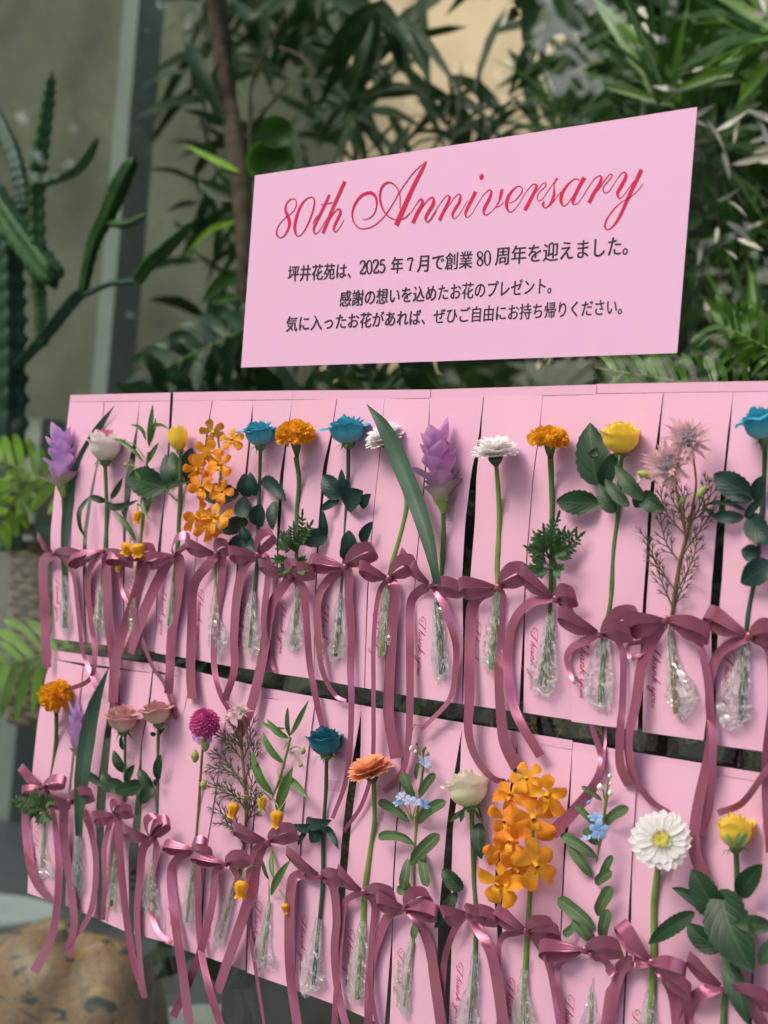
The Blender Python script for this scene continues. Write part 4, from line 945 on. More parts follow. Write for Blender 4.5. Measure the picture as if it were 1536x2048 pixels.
plant('slim dark leaves over the left half of the sign', (705,210), 1.6, 20, 170, 20, 10, 350, 'palm_dark', 13, .5)
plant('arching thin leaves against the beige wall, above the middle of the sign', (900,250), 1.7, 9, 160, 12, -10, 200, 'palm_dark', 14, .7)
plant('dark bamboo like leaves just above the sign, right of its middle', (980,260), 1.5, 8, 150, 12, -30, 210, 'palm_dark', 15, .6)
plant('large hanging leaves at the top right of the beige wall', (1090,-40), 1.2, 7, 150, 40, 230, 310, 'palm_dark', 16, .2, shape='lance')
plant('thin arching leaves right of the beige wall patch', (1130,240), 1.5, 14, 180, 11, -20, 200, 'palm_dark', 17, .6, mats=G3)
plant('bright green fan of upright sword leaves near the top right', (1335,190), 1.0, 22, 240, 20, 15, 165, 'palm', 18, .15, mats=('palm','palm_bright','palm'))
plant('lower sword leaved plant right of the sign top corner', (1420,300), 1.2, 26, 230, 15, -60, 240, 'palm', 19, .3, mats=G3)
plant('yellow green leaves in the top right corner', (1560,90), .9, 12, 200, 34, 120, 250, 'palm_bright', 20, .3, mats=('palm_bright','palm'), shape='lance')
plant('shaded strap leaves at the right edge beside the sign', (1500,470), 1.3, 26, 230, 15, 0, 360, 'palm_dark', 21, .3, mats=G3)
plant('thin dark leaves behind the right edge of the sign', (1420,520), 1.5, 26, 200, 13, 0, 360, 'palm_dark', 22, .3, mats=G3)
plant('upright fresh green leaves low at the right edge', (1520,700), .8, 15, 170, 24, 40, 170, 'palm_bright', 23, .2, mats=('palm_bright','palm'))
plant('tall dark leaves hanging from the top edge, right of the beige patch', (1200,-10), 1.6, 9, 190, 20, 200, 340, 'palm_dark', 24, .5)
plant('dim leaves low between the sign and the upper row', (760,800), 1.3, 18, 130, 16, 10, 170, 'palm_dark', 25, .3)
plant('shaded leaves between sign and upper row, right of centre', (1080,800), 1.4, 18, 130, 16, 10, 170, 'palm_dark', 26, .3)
for (cx_, cy_, n_, L_, lab) in ((1335,170,7,95,'pale dry leaves hanging in the green fan near the top right'),(1470,260,12,120,'pale dry leaves right of the sign top corner'),(1440,660,9,90,'whitish dry frond beside the lower right corner of the sign'),(1300,60,5,70,'small pale dry leaves near the top edge, right of the beige patch'),(1500,40,6,60,'pale dry leaves near the top right corner'),(1450,450,8,80,'pale dry leaves at the right edge halfway down the sign')):  # added pale leaves carry the sun glints in their colour
    t = thing('dry_glint_leaves', lab, 'dry leaves', Bp(cx_, cy_, 1.6)); r = random.Random(cx_)
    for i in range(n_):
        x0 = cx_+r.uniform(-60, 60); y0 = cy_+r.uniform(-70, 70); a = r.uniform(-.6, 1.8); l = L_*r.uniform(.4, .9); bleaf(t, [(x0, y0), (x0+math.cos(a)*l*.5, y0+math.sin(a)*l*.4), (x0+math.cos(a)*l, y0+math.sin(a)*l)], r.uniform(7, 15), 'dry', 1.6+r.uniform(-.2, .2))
# thickets that close the view between the plants
def thicket(label, px0, px1, py0, py1, Y0, Y1, n, l0, l1, mat, seed):
    r = random.Random(seed); mb = MB()
    for i in range(n):
        c = Bp(r.uniform(px0, px1), r.uniform(py0, py1), r.uniform(Y0, Y1)); a = r.uniform(0, 6.28); d = (CR*math.cos(a)+CU*math.sin(a)*.8-CU*.35+CF*r.uniform(-.6, .6)).normalized(); nr = (-CF+CR*r.uniform(-1, 1)+CU*r.uniform(-1, 1)).normalized(); l = r.uniform(l0, l1)
        blade(mb, [c, c+d*l*.5, c+d*l-CU*l*.2], l*r.uniform(.10, .17), nr, 'lance', .15, 4, 2)
    o = mb.out('thicket', M[mat], None, kind='stuff'); tag(o, label, 'foliage')
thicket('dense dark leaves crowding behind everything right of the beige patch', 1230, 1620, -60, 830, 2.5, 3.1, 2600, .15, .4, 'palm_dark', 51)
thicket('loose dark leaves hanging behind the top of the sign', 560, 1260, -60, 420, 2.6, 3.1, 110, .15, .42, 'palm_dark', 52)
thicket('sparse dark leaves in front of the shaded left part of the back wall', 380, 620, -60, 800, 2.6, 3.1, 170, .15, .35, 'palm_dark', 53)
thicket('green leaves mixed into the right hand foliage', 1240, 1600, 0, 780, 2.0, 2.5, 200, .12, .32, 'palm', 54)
# lobed leaves
def lobed(label, base, tip, w, n, Y, mat, seed, nm='leaf', cat='plant'):
    r = random.Random(seed); t = thing('lobed_leaf_plant', label, cat, Bp(base[0], base[1], Y))
    a = Vector((base[0], base[1], 0)); b = Vector((tip[0], tip[1], 0)); d = (b-a).normalized(); s = Vector((-d.y, d.x, 0)); L = (b-a).length; k = bk(base[0], base[1], Y)
    mb = MB(); tube(mb, [Bp(a.x, a.y, Y), Bp(b.x, b.y, Y)], [3*k, 1.5*k], 6, 6); mb.out('midrib', M['stem_light'], t)
    for i in range(n):
        u = .08+.86*i/n
        for sg in (-1, 1):
            p = a+d*L*u; l = w*(.55+.45*math.sin(math.pi*(u*.8+.15)))*r.uniform(.85, 1.1); q = p+(s*sg+d*(.25+u*.9)).normalized()*l; m = p.lerp(q, .5)-s*sg*0+Vector((0, -l*.06, 0)); q.y += l*.12
            bleaf(t, [(p.x, p.y), (m.x, m.y), (q.x, q.y)], L/n*.78, mat, Y, lambda tt_: (.55+.45*math.sin(tt_*3.0))*max(0, 1-tt_**6)**.5, .12, 'lobe', 12)
    return t
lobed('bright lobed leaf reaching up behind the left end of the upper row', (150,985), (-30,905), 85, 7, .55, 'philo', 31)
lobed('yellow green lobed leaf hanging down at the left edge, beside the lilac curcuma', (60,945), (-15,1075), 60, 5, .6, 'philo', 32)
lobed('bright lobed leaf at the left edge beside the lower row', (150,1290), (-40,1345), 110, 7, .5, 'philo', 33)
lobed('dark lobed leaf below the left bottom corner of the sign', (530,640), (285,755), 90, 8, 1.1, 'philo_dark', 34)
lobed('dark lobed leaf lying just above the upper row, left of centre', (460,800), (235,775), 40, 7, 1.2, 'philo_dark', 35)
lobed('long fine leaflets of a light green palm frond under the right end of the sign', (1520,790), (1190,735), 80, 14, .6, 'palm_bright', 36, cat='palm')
lobed('bright palm frond at the right edge above the upper row', (1580,720), (1430,640), 90, 9, .9, 'palm_bright', 37, cat='palm')
# planter, rim, log, slabs, bed
wb = thing('wicker_planter', 'round brown wicker planter half hidden by the left end of the sheets', 'planter', (Bp(40, 1270, 1.0).x, 1.0, .75))
c0 = Bp(60, 1270, 1.0); RB = .26; z0, z1 = Bp(60, 1460, 1.0).z, Bp(60, 1085, 1.0).z
nc = 22
for i in range(nc):
    mb = MB(); P = []; z = z0+(z1-z0)*(i+.5)/nc; hgt = (z1-z0)/nc
    for j in range(61):
        a = j/60*2*math.pi; rr = RB*(1-.10*(1-i/nc))+.007*math.cos(a*15+math.pi*(i % 2)); P.append(Vector((c0.x+math.cos(a)*rr, 1.25+math.sin(a)*rr, z+.002*math.sin(a*7+i))))
    tube(mb, P, hgt*.62, 5, 60); mb.out('strand', M['wicker'], wb)
mb = MB(); G = []
for j in range(2):
    for i in range(31): a = i/30*2*math.pi; G.append(Vector((c0.x+math.cos(a)*RB*.9, 1.25+math.sin(a)*RB*.9, z0+(z1-z0)*j*.98)))
mb.grid(G, 31, 2); mb.out('liner', M['darkstone'], wb)
mb = MB(); a = Bp(-40, 1050, 1.0); b = Bp(125, 1050, 1.0); mb.box((a.x-.3, .95, a.z-.012), (b.x+.05, 1.0, a.z+.014)); o = mb.out('planter_rim', M['tin'], smooth=False); tag(o, 'blue green metal edging above the wicker planter', 'edging')
lg = thing('stone_stool', 'polished stool of orange brown petrified wood with dark cracks, lower left', 'stool', (0, 0, 0)); 
cl = Bp(80, 1975, .75); G = []; mb = MB(); r = random.Random(3); ns = 48
kk = bk(95, 1960, .75); RL = 232*kk
for j in range(33):
    v = j/32*math.pi
    for i in range(ns+1):
        a = (i % ns)/ns*2*math.pi; rr = math.sin(v)**.42*(1+.08*math.sin(a*2+.5)+.05*math.sin(a*5+v*2)+.03*math.sin(a*9+v*5)); G.append(Vector((cl.x+math.cos(a)*RL*rr, .80+math.sin(a)*RL*.8*rr, cl.z-.12+math.cos(v)*RL*.98*(1+.05*math.sin(a*3)))))
mb.grid(G, ns+1, 33); mb.out('seat_block', M['log'], lg)
mb = MB(); G = []
for j in range(3):
    for i in range(25): a = i/24*6.2832; G.append(Vector((cl.x+math.cos(a)*RL*.55, .80+math.sin(a)*RL*.45, .005+(cl.z-.3)*j/2)))
mb.grid(G, 25, 3); mb.out('foot_block', M['log'], lg)
def disc(name, px, py, r, h, mat, label, Y=None):
    d = ray(px, py); t = (h-CAM.z)/d.z; c = CAM+d*t; G = []; mb = MB()
    for j, (rr, z) in enumerate(((1, .006), (1, h-.01), (.97, h), (0.01, h))):
        for i in range(33): a = i/32*6.2832; G.append(Vector((c.x+math.cos(a)*r*rr, c.y+math.sin(a)*r*rr, z)))
    mb.grid(G, 33, 4); o = mb.out(name, mat, smooth=False); tag(o, label, 'slab')
disc('round_slab', -20, 1815, .22, .10, M['white_slab'], 'pale round slab on the floor behind the stone stool at the left edge')
disc('round_slab', 500, 2085, .30, .30, M['white_slab'], 'pale low plinth under the ribbons at the bottom, left of centre')
mb = MB(); q = Bp(640, 1500, .6); mb.box((q.x, .45, .006), (2.6, 2.2, .93)); o = mb.out('planting_bed', M['darkstone'], smooth=False); tag(o, 'dark stone planting bed behind the sheets, seen through the slits', 'planter')
r = random.Random(9); mb = MB()
for i in range(5200):
    x = r.uniform(q.x+.05, 2.0); y = r.uniform(.35, .62); z = .90+r.random()**1.3*.30*(.7+.5*math.sin(x*6)); p = Vector((x, y, z)); d = Vector((r.uniform(-1, 1), r.uniform(-1, 1), r.uniform(-1, 1))).normalized()*.012; e = d.orthogonal().normalized()*.0016
    k = len(mb.V); m = p+d+Vector((r.uniform(-1, 1), r.uniform(-1, 1), r.uniform(-1, 1)))*.008; mb.V += [p-e, p+e, m+e, m-e, p+d*2+e, p+d*2-e]; mb.U += [(0, 0)]*6; mb.F += [(k, k+1, k+2, k+3), (k+3, k+2, k+4, k+5)]
o = mb.out('moss', M['moss'], smooth=False); o['kind'] = 'stuff'; tag(o, 'brown curly moss heaped in the planting bed behind the sheets', 'moss')
def leafmass(name, label, box, n, s, mat, seed, kind='stuff'):
    r = random.Random(seed); mb = MB(); (x0, y0, z0_), (x1, y1, z1_) = box
    cl_ = [Vector((r.uniform(x0, x1), r.uniform(y0, y1), r.uniform(z0_, z1_))) for _ in range(max(6, n//45))]
    for i in range(n):
        c = r.choice(cl_)+Vector((r.gauss(0, 1), r.gauss(0, 1), r.gauss(0, 1)))*s*2.4; d = Vector((r.uniform(-1, 1), r.uniform(-1, 1), r.uniform(-1, .3))).normalized(); e = d.orthogonal().normalized(); e = Matrix.Rotation(r.random()*6.28, 3, d) @ e
        l = s*r.uniform(.6, 1.4); w = l*.22; k = len(mb.V); mb.V += [c, c+d*l*.5+e*w, c+d*l, c+d*l*.5-e*w]; mb.U += [(.5, 0), (1, .5), (.5, 1), (0, .5)]; mb.F.append((k, k+1, k+2, k+3))
    o = mb.out(name, mat, smooth=False); o['kind'] = kind; o['label'] = label; o['category'] = 'foliage'; return o
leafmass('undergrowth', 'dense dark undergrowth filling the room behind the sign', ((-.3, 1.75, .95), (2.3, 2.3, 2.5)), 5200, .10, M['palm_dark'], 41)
r = random.Random(42); mb = MB()
for i in range(9500):
    c = Bp(r.uniform(330, 1560), r.uniform(775, 1560) if r.random() < .8 else r.uniform(1500, 1900), r.uniform(.55, 1.5))
    if c.z < .1: continue
    d = Vector((r.uniform(-1, 1), r.uniform(-1, 1), r.uniform(-1, .5))).normalized(); e = d.orthogonal().normalized(); e = Matrix.Rotation(r.random()*6.28, 3, d) @ e
    l = r.uniform(.06, .15); w = l*.2; k = len(mb.V); mb.V += [c, c+d*l*.5+e*w, c+d*l, c+d*l*.5-e*w]; mb.U += [(.5, 0), (1, .5), (.5, 1), (0, .5)]; mb.F.append((k, k+1, k+2, k+3))
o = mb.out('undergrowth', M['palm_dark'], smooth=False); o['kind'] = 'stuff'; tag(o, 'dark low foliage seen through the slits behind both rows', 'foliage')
# trees across the street, mirrored in the pane
for i, (x, y, h, rr) in enumerate(((-8.5, -6.5, 6.5, 2.6), (-4.2, -9, 7.5, 3.0), (-12.5, -9.5, 7, 3.0), (-1.0, -7.2, 7, 2.2))):
    t = thing('street_tree', ('street tree mirrored in the pane above the cactus', 'street tree mirrored in the pane over the beige wall', 'farthest street tree mirrored at the left edge of the pane', 'slim street tree mirrored behind the upper row')[i], 'tree', (x, y, 0), 'street trees mirrored in the pane'); r = random.Random(60+i); mb = MB()
    tube(mb, [Vector((x, y, -.02)), Vector((x+.3, y, 1.6)), Vector((x-.1, y+.2, 3.2)), Vector((x, y, h*.8))], [.22, .18, .12, .05], 10, 20)
    for b in range(5): a = b*1.3+i; tube(mb, [Vector((x, y, 2.2+b*.4)), Vector((x+math.cos(a)*rr*.4, y+math.sin(a)*rr*.4, 3.2+b*.4)), Vector((x+math.cos(a)*rr*.8, y+math.sin(a)*rr*.8, 4+b*.4))], [.08, .05, .02], 7, 8)
    mb.out('trunk', M['bark'], t); mb = MB(); cls = []
    for _ in range(90):
        v = Vector((r.gauss(0, 1), r.gauss(0, 1), r.gauss(0, 1))).normalized()*r.random()**.4; cls.append(Vector((x+v.x*rr, y+v.y*rr, h*.58+v.z*h*.36)))
    for _ in range(8000):
        c = r.choice(cls)+Vector((r.gauss(0, 1), r.gauss(0, 1), r.gauss(0, .8)))*.28; d = Vector((r.uniform(-1, 1), r.uniform(-1, 1), r.uniform(-1, .4))).normalized(); e = d.orthogonal().normalized(); l = r.uniform(.16, .3); k = len(mb.V)
        mb.V += [c, c+d*l*.5+e*l*.3, c+d*l, c+d*l*.5-e*l*.3]; mb.U += [(.5, 0), (1, .5), (.5, 1), (0, .5)]; mb.F.append((k, k+1, k+2, k+3))
    mb.out('crown', M['flat_leaf'], t, smooth=False, kind='stuff')
# ---------------------------------------------------------------- the flowers, upper row
def fl(name, label, cat, p, group='cut flowers taped to the pink sheets'): return thing(name, label, cat, W(p[0], p[1], .009), group)
def rosegrp(c): return None
t = fl('curcuma', 'lilac curcuma with one long dark leaf, leftmost flower of the upper row', 'flower', (127,1120))
lleaf(t, [(131,1165),(129,1110),(136,1020),(160,930),(195,862),(229,811)], 23, off=.010, ws=[.45,.6,.95,1,.8,.02])
stem(t, [(125,978),(128,1050),(128,1120),(129,1185)], [6,10]); curcuma(t, (126,985), (126,853), 78, ('bract_green','bract_lilac','bract_lilac'), 7)
sleeve(t, [(129,1150),(130,1213),(131,1245),(130,1268)], [12,22,26,12], seed=1); foot(t, [(129,1170),(129,1255)], 8, 'stem_dark')
t = fl('rose', 'white rose with pink petal edges and drooping leaves, second flower of the upper row', 'flower', (212,1097))
stem(t, [(210,925),(213,1000),(213,1045),(211,1097),(202,1200)], [7,9]); rose(t, (210,923), (214,860), 76, ('pet_pinkedge','pet_pinkedge','pet_white','pet_white'), .55, .15, 0, 11, nlay=6)
leaf(t, (213,1003), (181,992), 14, arch=.2); leaf(t, (180,992), (173,1078), 11, arch=.2, bend=.12); leaf(t, (214,1004), (277,1000), 15, arch=.15, bend=.1); leaf(t, (221,996), (246,954), 14, bend=.1); leaf(t, (246,1004), (250,1034), 9)
sleeve(t, [(203,1168),(199,1227),(200,1255),(200,1268)], [8,24,26,18], seed=2); foot(t, [(202,1180),(198,1262)], 8, 'stem')
t = fl('sandersonia', 'yellow lantern flowers on a leafy stem, third flower of the upper row', 'flower', (283,1090))
stem(t, [(297,905),(290,960),(285,1040),(280,1090),(272,1180)], [5,8], 'stem_light')
for b, e, w, bd in (((298,895),(306,808),13,.05),((297,890),(312,834),9,.1),((292,882),(261,850),8,.25),((302,882),(340,859),9,-.2),((288,925),(224,877),9,.1),((295,925),(318,884),13,.05),((274,1085),(231,1024),12,.08),((292,985),(270,940),12,.05),((289,1030),(304,985),10,.1),((288,985),(300,1040),10,.05)):
    leaf(t, b, e, w, 'lily_leaf', 'lance', (.012,.024), .1, bd, serr=0, n=12, cup=.35)
bell(t, (274,1034), 15, 25, hang=(284,1015), seed=1); bell(t, (256,1098), 28, 25, hang=(270,1085), off=.03, seed=2, tilt=.5); bell(t, (277,1101), 28, 27, off=.034, seed=3, tilt=-.3); bell(t, (236,1137), 11, 12, 'pet_bellgreen', seed=4)
bud(t, (256,884), 9, 16, ax=CR, hang=(288,915)); bud(t, (251,929), 9, 11, hang=(286,950))
sleeve(t, [(273,1165),(263,1225),(262,1250),(264,1266)], [7,20,22,8], seed=3); foot(t, [(272,1175),(264,1255)], 6, 'stem_light')
t = fl('rose', 'small yellow rosebud with broad green leaves beside the orange orchid', 'flower', (357,1080))
stem(t, [(361,903),(361,980),(358,1040),(356,1085),(345,1190)], [8,9]); rose(t, (360,903), (357,856), 43, ('pet_yellow',), .15, .2, 0, 21, nlay=5)
leaf(t, (331,975), (257,953), 62, arch=.08); leaf(t, (345,975), (331,908), 30, off=(.01,.01)); leaf(t, (362,958), (343,903), 34, off=(.01,.008)); leaf(t, (374,955), (384,895), 34, off=(.009,.008)); leaf(t, (332,978), (383,962), 14, 'pale_leaf', arch=.2, stalk=(357,1003)); leaf(t, (378,975),(392,905),22)
sleeve(t, [(346,1165),(342,1215),(337,1262)], [7,16,18], seed=4); foot(t, [(345,1180),(338,1252)], 7, 'stem')
def orchid(t, L, seed):
    r = random.Random(seed)
    for i, (x, y, s, m, rl) in enumerate(L):
        fc = (CAM-W(x, y)).normalized()+CR*r.uniform(-.9, .7)+CU*r.uniform(-.8, .6); floret(t, (x, y), s*1.18, fc, rl, m, seed+i, r.uniform(.022, .042))
t = fl('orchid', 'orange orchid spray of the upper row, left of the blue roses', 'flower', (434,1106))
stem(t, [(435,862),(441,940),(434,1020),(434,1100),(432,1185)], [4,8], 'stem_light')
orchid(t, [(425,862,44,'pet_orange3',.3),(465,880,42,'pet_orange2',0),(417,905,56,'pet_orange2',-.4),(394,935,50,'pet_orange',.5),(442,930,56,'pet_orange',.1),(404,975,50,'pet_orange',-.6),(445,985,44,'pet_orange',.7),(391,1034,60,'pet_orange',1.1),(436,1035,58,'pet_orange2',.1),(414,1055,50,'pet_orange',.5)], 300)
sleeve(t, [(432,1172),(430,1240),(437,1280),(440,1308)], [9,24,40,24], seed=5); foot(t, [(432,1180),(430,1285)], 6, 'stem_light')
def dyed(t, base, top, w, seed, mats=('pet_blue','pet_blue','pet_blue'), op=.9, roll=0, nl=6, droop=.2, lean=.15): rose(t, base, top, w, mats, op, lean, roll, seed, nlay=nl, droop=droop)
t = fl('rose', 'turquoise dyed rose of the upper row between the orange orchid and a marigold', 'flower', (516,1110))
stem(t, [(521,895),(519,970),(516,1040),(516,1100),(508,1200)], [7,8], 'stem_dark'); dyed(t, (521,893), (519,842), 74, 31)
for b, e, w, bd in (((479,988),(401,988),42,0),((489,994),(487,947),36,.1),((513,992),(500,944),26,0),((482,995),(510,1026),42,.1),((522,962),(573,1004),30,-.1),((549,1002),(546,1061),26,0),((514,1052),(523,1008),40,0),((497,1042),(442,1064),34,0),((494,1074),(457,1107),34,0),((502,1086),(484,1054),22,0),((498,1078),(513,1104),20,0)):
    leaf(t, b, e, w, 'teal_leaf', bend=bd, arch=.1)
sleeve(t, [(508,1182),(503,1225),(504,1280),(505,1308)], [10,22,36,24], seed=6); foot(t, [(508,1190),(500,1295)], 7, 'stem_dark'); tape(t, 522, 935, 22)
t = fl('marigold', 'orange marigold of the upper row with feathery leaves, left of a turquoise rose', 'flower', (593,1150))
stem(t, [(592,915),(598,960),(594,1020),(593,1100),(594,1180)], [10,7]); marigold(t, (591,868), 82, 50, .2, 41, stemtop=(595,930))
for i, (x, y) in enumerate(((605,1025),(624,1045),(612,1060),(588,1050),(563,1065),(556,1090),(550,1118),(563,1145),(612,1120),(614,1140),(585,1085),(575,1160))): feather(t, (593,1125 if y > 1100 else 1105), (x, y), 22, 500+i)
sleeve(t, [(597,1165),(595,1202),(589,1260),(586,1296)], [9,16,30,34], seed=7); foot(t, [(597,1170),(587,1290)], 8, 'stem'); tape(t, 600, 958, 32)
t = fl('rose', 'turquoise dyed rose of the upper row right of a marigold', 'flower', (688,1130))
stem(t, [(697,888),(696,960),(692,1040),(688,1130),(682,1200)], [8,9], 'stem_dark'); dyed(t, (697,889), (696,832), 88, 32)
for b, e, w, bd in (((683,996),(646,950),42,0),((691,988),(683,938),18,0),((690,1013),(727,982),46,0),((722,1014),(742,988),24,0),((679,998),(641,1021),18,0),((653,1072),(646,1020),18,0),((656,1073),(603,1080),38,0),((704,1114),(698,1060),38,0),((724,1087),(745,1043),25,0),((690,1120),(684,1090),14,0)):
    leaf(t, b, e, w, 'teal_leaf', bend=bd, arch=.1)
sleeve(t, [(683,1185),(679,1225),(674,1290),(676,1320)], [10,24,36,20], seed=8); foot(t, [(682,1195),(671,1312)], 8, 'stem_dark')
t = fl('gerbera', 'white gerbera of the upper row half hidden behind a long grey green leaf', 'flower', (784,1135))
stem(t, [(772,896),(798,955),(814,1004),(803,1066),(784,1135),(773,1190)], [8,13], 'stem_light'); gerbera(t, (775,886), 48, CU*.75-CR*.35+(CAM-W(775,885)).normalized()*.25, 51, off=.012, disc=False, cone=.7)
sleeve(t, [(774,1176),(771,1235),(772,1280),(778,1306)], [10,22,32,36], seed=9); foot(t, [(773,1190),(765,1312)], 10, 'stem_light')
t = fl('curcuma', 'large purple curcuma in the middle of the upper row with a broad grey green leaf', 'flower', (882,1163))
stem(t, [(886,1013),(887,1080),(881,1163),(874,1215)], [9,9], 'stem'); curcuma(t, (887,1016), (882,846), 100, ('bract_green','bract_mid','bract_purple'), 9, .3)
lleaf(t, [(874,1168),(868,1130),(855,1072),(833,1004),(797,916),(768,854),(733,808)], 38, off=.030, ws=[.35,.5,.8,.95,1,.75,.02])
sleeve(t, [(873,1197),(877,1247),(881,1320),(884,1358)], [11,22,32,26], seed=10); foot(t, [(874,1205),(884,1348)], 11, 'stem_dark'); tape(t, 893, 1030, 30)
t = fl('gerbera', 'white gerbera seen from the side in the middle of the upper row', 'flower', (997,1163))
stem(t, [(992,922),(998,1004),(998,1072),(995,1135),(997,1163),(994,1210)], [9,14], 'stem_light'); gerbera(t, (991,916), 54, CU*.97-CR*.06+(CAM-W(991,910)).normalized()*.22, 52, cone=.70, disc=False)
sleeve(t, [(996,1176),(988,1247),(984,1310),(985,1338)], [12,28,36,26], seed=11); foot(t, [(995,1190),(982,1338)], 11, 'stem_light'); tape(t, 1006, 1010, 34)
t = fl('marigold', 'orange marigold of the upper row between a white gerbera and the yellow rose', 'flower', (1102,1190))
stem(t, [(1101,915),(1103,960),(1104,1020),(1103,1090),(1101,1190),(1098,1240)], [13,7]); marigold(t, (1100,877), 86, 46, .1, 42, stemtop=(1102,935), tilt=.05)
for i, (x, y) in enumerate(((1118,1028),(1104,1045),(1150,1060),(1165,1068),(1150,1090),(1070,1068),(1088,1055),(1055,1095),(1066,1115),(1050,1140),(1075,1145),(1125,1138),(1135,1100),(1128,1060))): feather(t, (1103,1135 if y > 1100 else 1120), (x, y), 26, 600+i)
stem(t, [(1108,1100),(1108,1160),(1110,1200)], [5,6], name='side_stem')
sleeve(t, [(1101,1226),(1096,1290),(1088,1360),(1090,1384)], [16,32,48,36], seed=12); foot(t, [(1101,1235),(1080,1372)], 8, 'stem'); foot(t, [(1104,1235),(1090,1370)], 7, 'stem'); tape(t, 1110, 1010, 38)
t = fl('rose', 'open yellow rose of the upper row with broad dark leaves', 'flower', (1225,1190))
stem(t, [(1241,908),(1238,991),(1236,1038),(1228,1107),(1224,1190),(1216,1240),(1205,1290)], [10,12]); rose(t, (1241,908), (1246,845), 84, ('pet_yellow',), .5, .15, 0, 22)
leaf(t, (1194,972), (1180,845), 68, arch=.06, off=(.014,.012)); leaf(t, (1200,1008), (1112,1003), 50, arch=.08)
leaf(t, (1207,975), (1234,903), 38, off=(.012,.02), arch=.1); leaf(t, (1288,1000), (1230,930), 32, 'pale_leaf', off=(.022,.024)); leaf(t, (1259,1013), (1210,958), 26, 'pale_leaf', off=(.026,.024)); leaf(t, (1231,1026), (1197,968), 34, off=(.02,.02)); leaf(t, (1268,1013), (1292,985), 24); leaf(t, (1282,990), (1330,1022), 40, off=(.018,.02)); leaf(t, (1205,900),(1175,912),16)
sleeve(t, [(1216,1240),(1208,1290),(1198,1370),(1206,1416)], [13,26,52,26], seed=13); foot(t, [(1210,1265),(1200,1405)], 10, 'stem'); tape(t, 1215, 1245, 30)
t = fl('serruria', 'two shaggy blush pink spiky heads on a twiggy stem in the upper row', 'flower', (1350,1190))
stem(t, [(1382,890),(1392,960),(1386,1010),(1376,1060),(1358,1132),(1345,1222),(1339,1290)], [4,9], 'stem_brown'); stem(t, [(1340,935),(1362,1020),(1370,1070)], [4,5], 'stem_brown', name='side_stem')
tc = lambda x, y: (CAM-W(x, y)).normalized()
for i, (a, b, c) in enumerate((((1372,1072),(1330,1020),(1318,955)),((1380,1045),(1345,1000),(1340,950)),((1360,1125),(1330,1080),(1318,1010)),((1350,1180),(1310,1120),(1290,1065)),((1345,1215),(1322,1160),(1300,1095)),((1350,1190),(1385,1120),(1396,1065)),((1365,1110),(1400,1060),(1436,1010)),((1385,1040),(1410,1020),(1428,960)),((1370,1080),(1368,1020),(1362,970)),((1378,1055),(1405,1000),(1415,950)),((1343,1228),(1362,1180),(1388,1110)))): needles(t, a, b, c, 700+i)
blush(t, (1375,880), 56, tc(1375,877)+CU*.5+CR*.3, 71, .036); blush(t, (1338,930), 60, tc(1340,930)+CU*.1-CR*.2, 72, .044)
for x, y, w, h, ax in ((1294,950,20,44,CR*-1+CU*.3),(1403,983,17,34,CR*.6+CU*.7),(1366,999,12,30,CR*.5+CU*.6)): bud(t, (x, y), w, h, 'bud_green', .03, ax)
blush(t, (1285,953), 22, -CR+tc(1285,953)*.5, 73, .03, 14, 12, .4); leaf(t, (1440,1038), (1405,1012), 9, 'pale_leaf', 'lance', serr=0)
sleeve(t, [(1338,1251),(1345,1323),(1362,1390),(1364,1434)], [12,22,54,22], seed=14); foot(t, [(1340,1265),(1352,1428)], 10, 'stem_brown')
t = fl('rose', 'turquoise dyed rose with many dark leaves at the right edge of the upper row', 'flower', (1497,1220))
stem(t, [(1530,880),(1528,960),(1521,1060),(1511,1150),(1497,1225),(1490,1300)], [10,9], 'stem_dark'); dyed(t, (1530,881), (1518,815), 92, 33)
for b, e, w, bd in (((1504,992),(1427,948),54,0),((1508,1000),(1527,950),28,0),((1506,1001),(1448,1009),20,.1),((1488,1036),(1423,1032),26,0),((1494,1022),(1405,1011),9,.1),((1495,1034),(1545,1088),52,0),((1521,1112),(1482,1100),36,0),((1548,1128),(1481,1166),52,0),((1490,1036),(1530,992),18,0)):
    leaf(t, b, e, w, 'teal_leaf', bend=bd, arch=.1)
sleeve(t, [(1490,1266),(1485,1338),(1468,1410),(1474,1450)], [14,30,60,40], seed=15); foot(t, [(1491,1280),(1480,1440)], 10, 'stem_dark')
# ---------------------------------------------------------------- lower row
t = fl('marigold', 'deep orange marigold at the left end of the lower row', 'flower', (97,1575))
stem(t, [(113,1430),(112,1480),(105,1540),(97,1590),(90,1660)], [9,6]); marigold(t, (112,1393), 72, 56, .45, 43, stemtop=(112,1445))
for i, (x, y) in enumerate(((25,1600),(35,1612),(50,1618),(60,1630),(78,1645),(105,1640),(115,1605),(70,1580),(52,1590),(100,1600),(88,1590),(80,1615))): feather(t, (90,1620), (x, y), 20, 800+i, off=.02)
sleeve(t, [(89,1651),(88,1702),(93,1740),(94,1753)], [11,18,30,32], seed=16); foot(t, [(89,1660),(84,1735)], 6, 'stem'); tape(t, 113, 1476, 26)
t = fl('curcuma', 'small lilac curcuma leaning behind a broad dark leaf in the lower row', 'flower', (157,1640))
stem(t, [(155,1520),(158,1600),(157,1680)], [6,9], 'stem_dark'); curcuma(t, (158,1525), (154,1404), 42, ('bract_green','bract_lilac','bract_lilac'), 8, off=.012, n=15)
lleaf(t, [(158,1672),(159,1625),(165,1556),(175,1483),(190,1410),(218,1334)], 35, off=.024, ws=[.4,.55,.92,1,.8,.02])
sleeve(t, [(157,1665),(157,1738),(156,1770),(155,1788)], [15,26,24,12], seed=17); foot(t, [(157,1670),(155,1778)], 10, 'stem_dark')
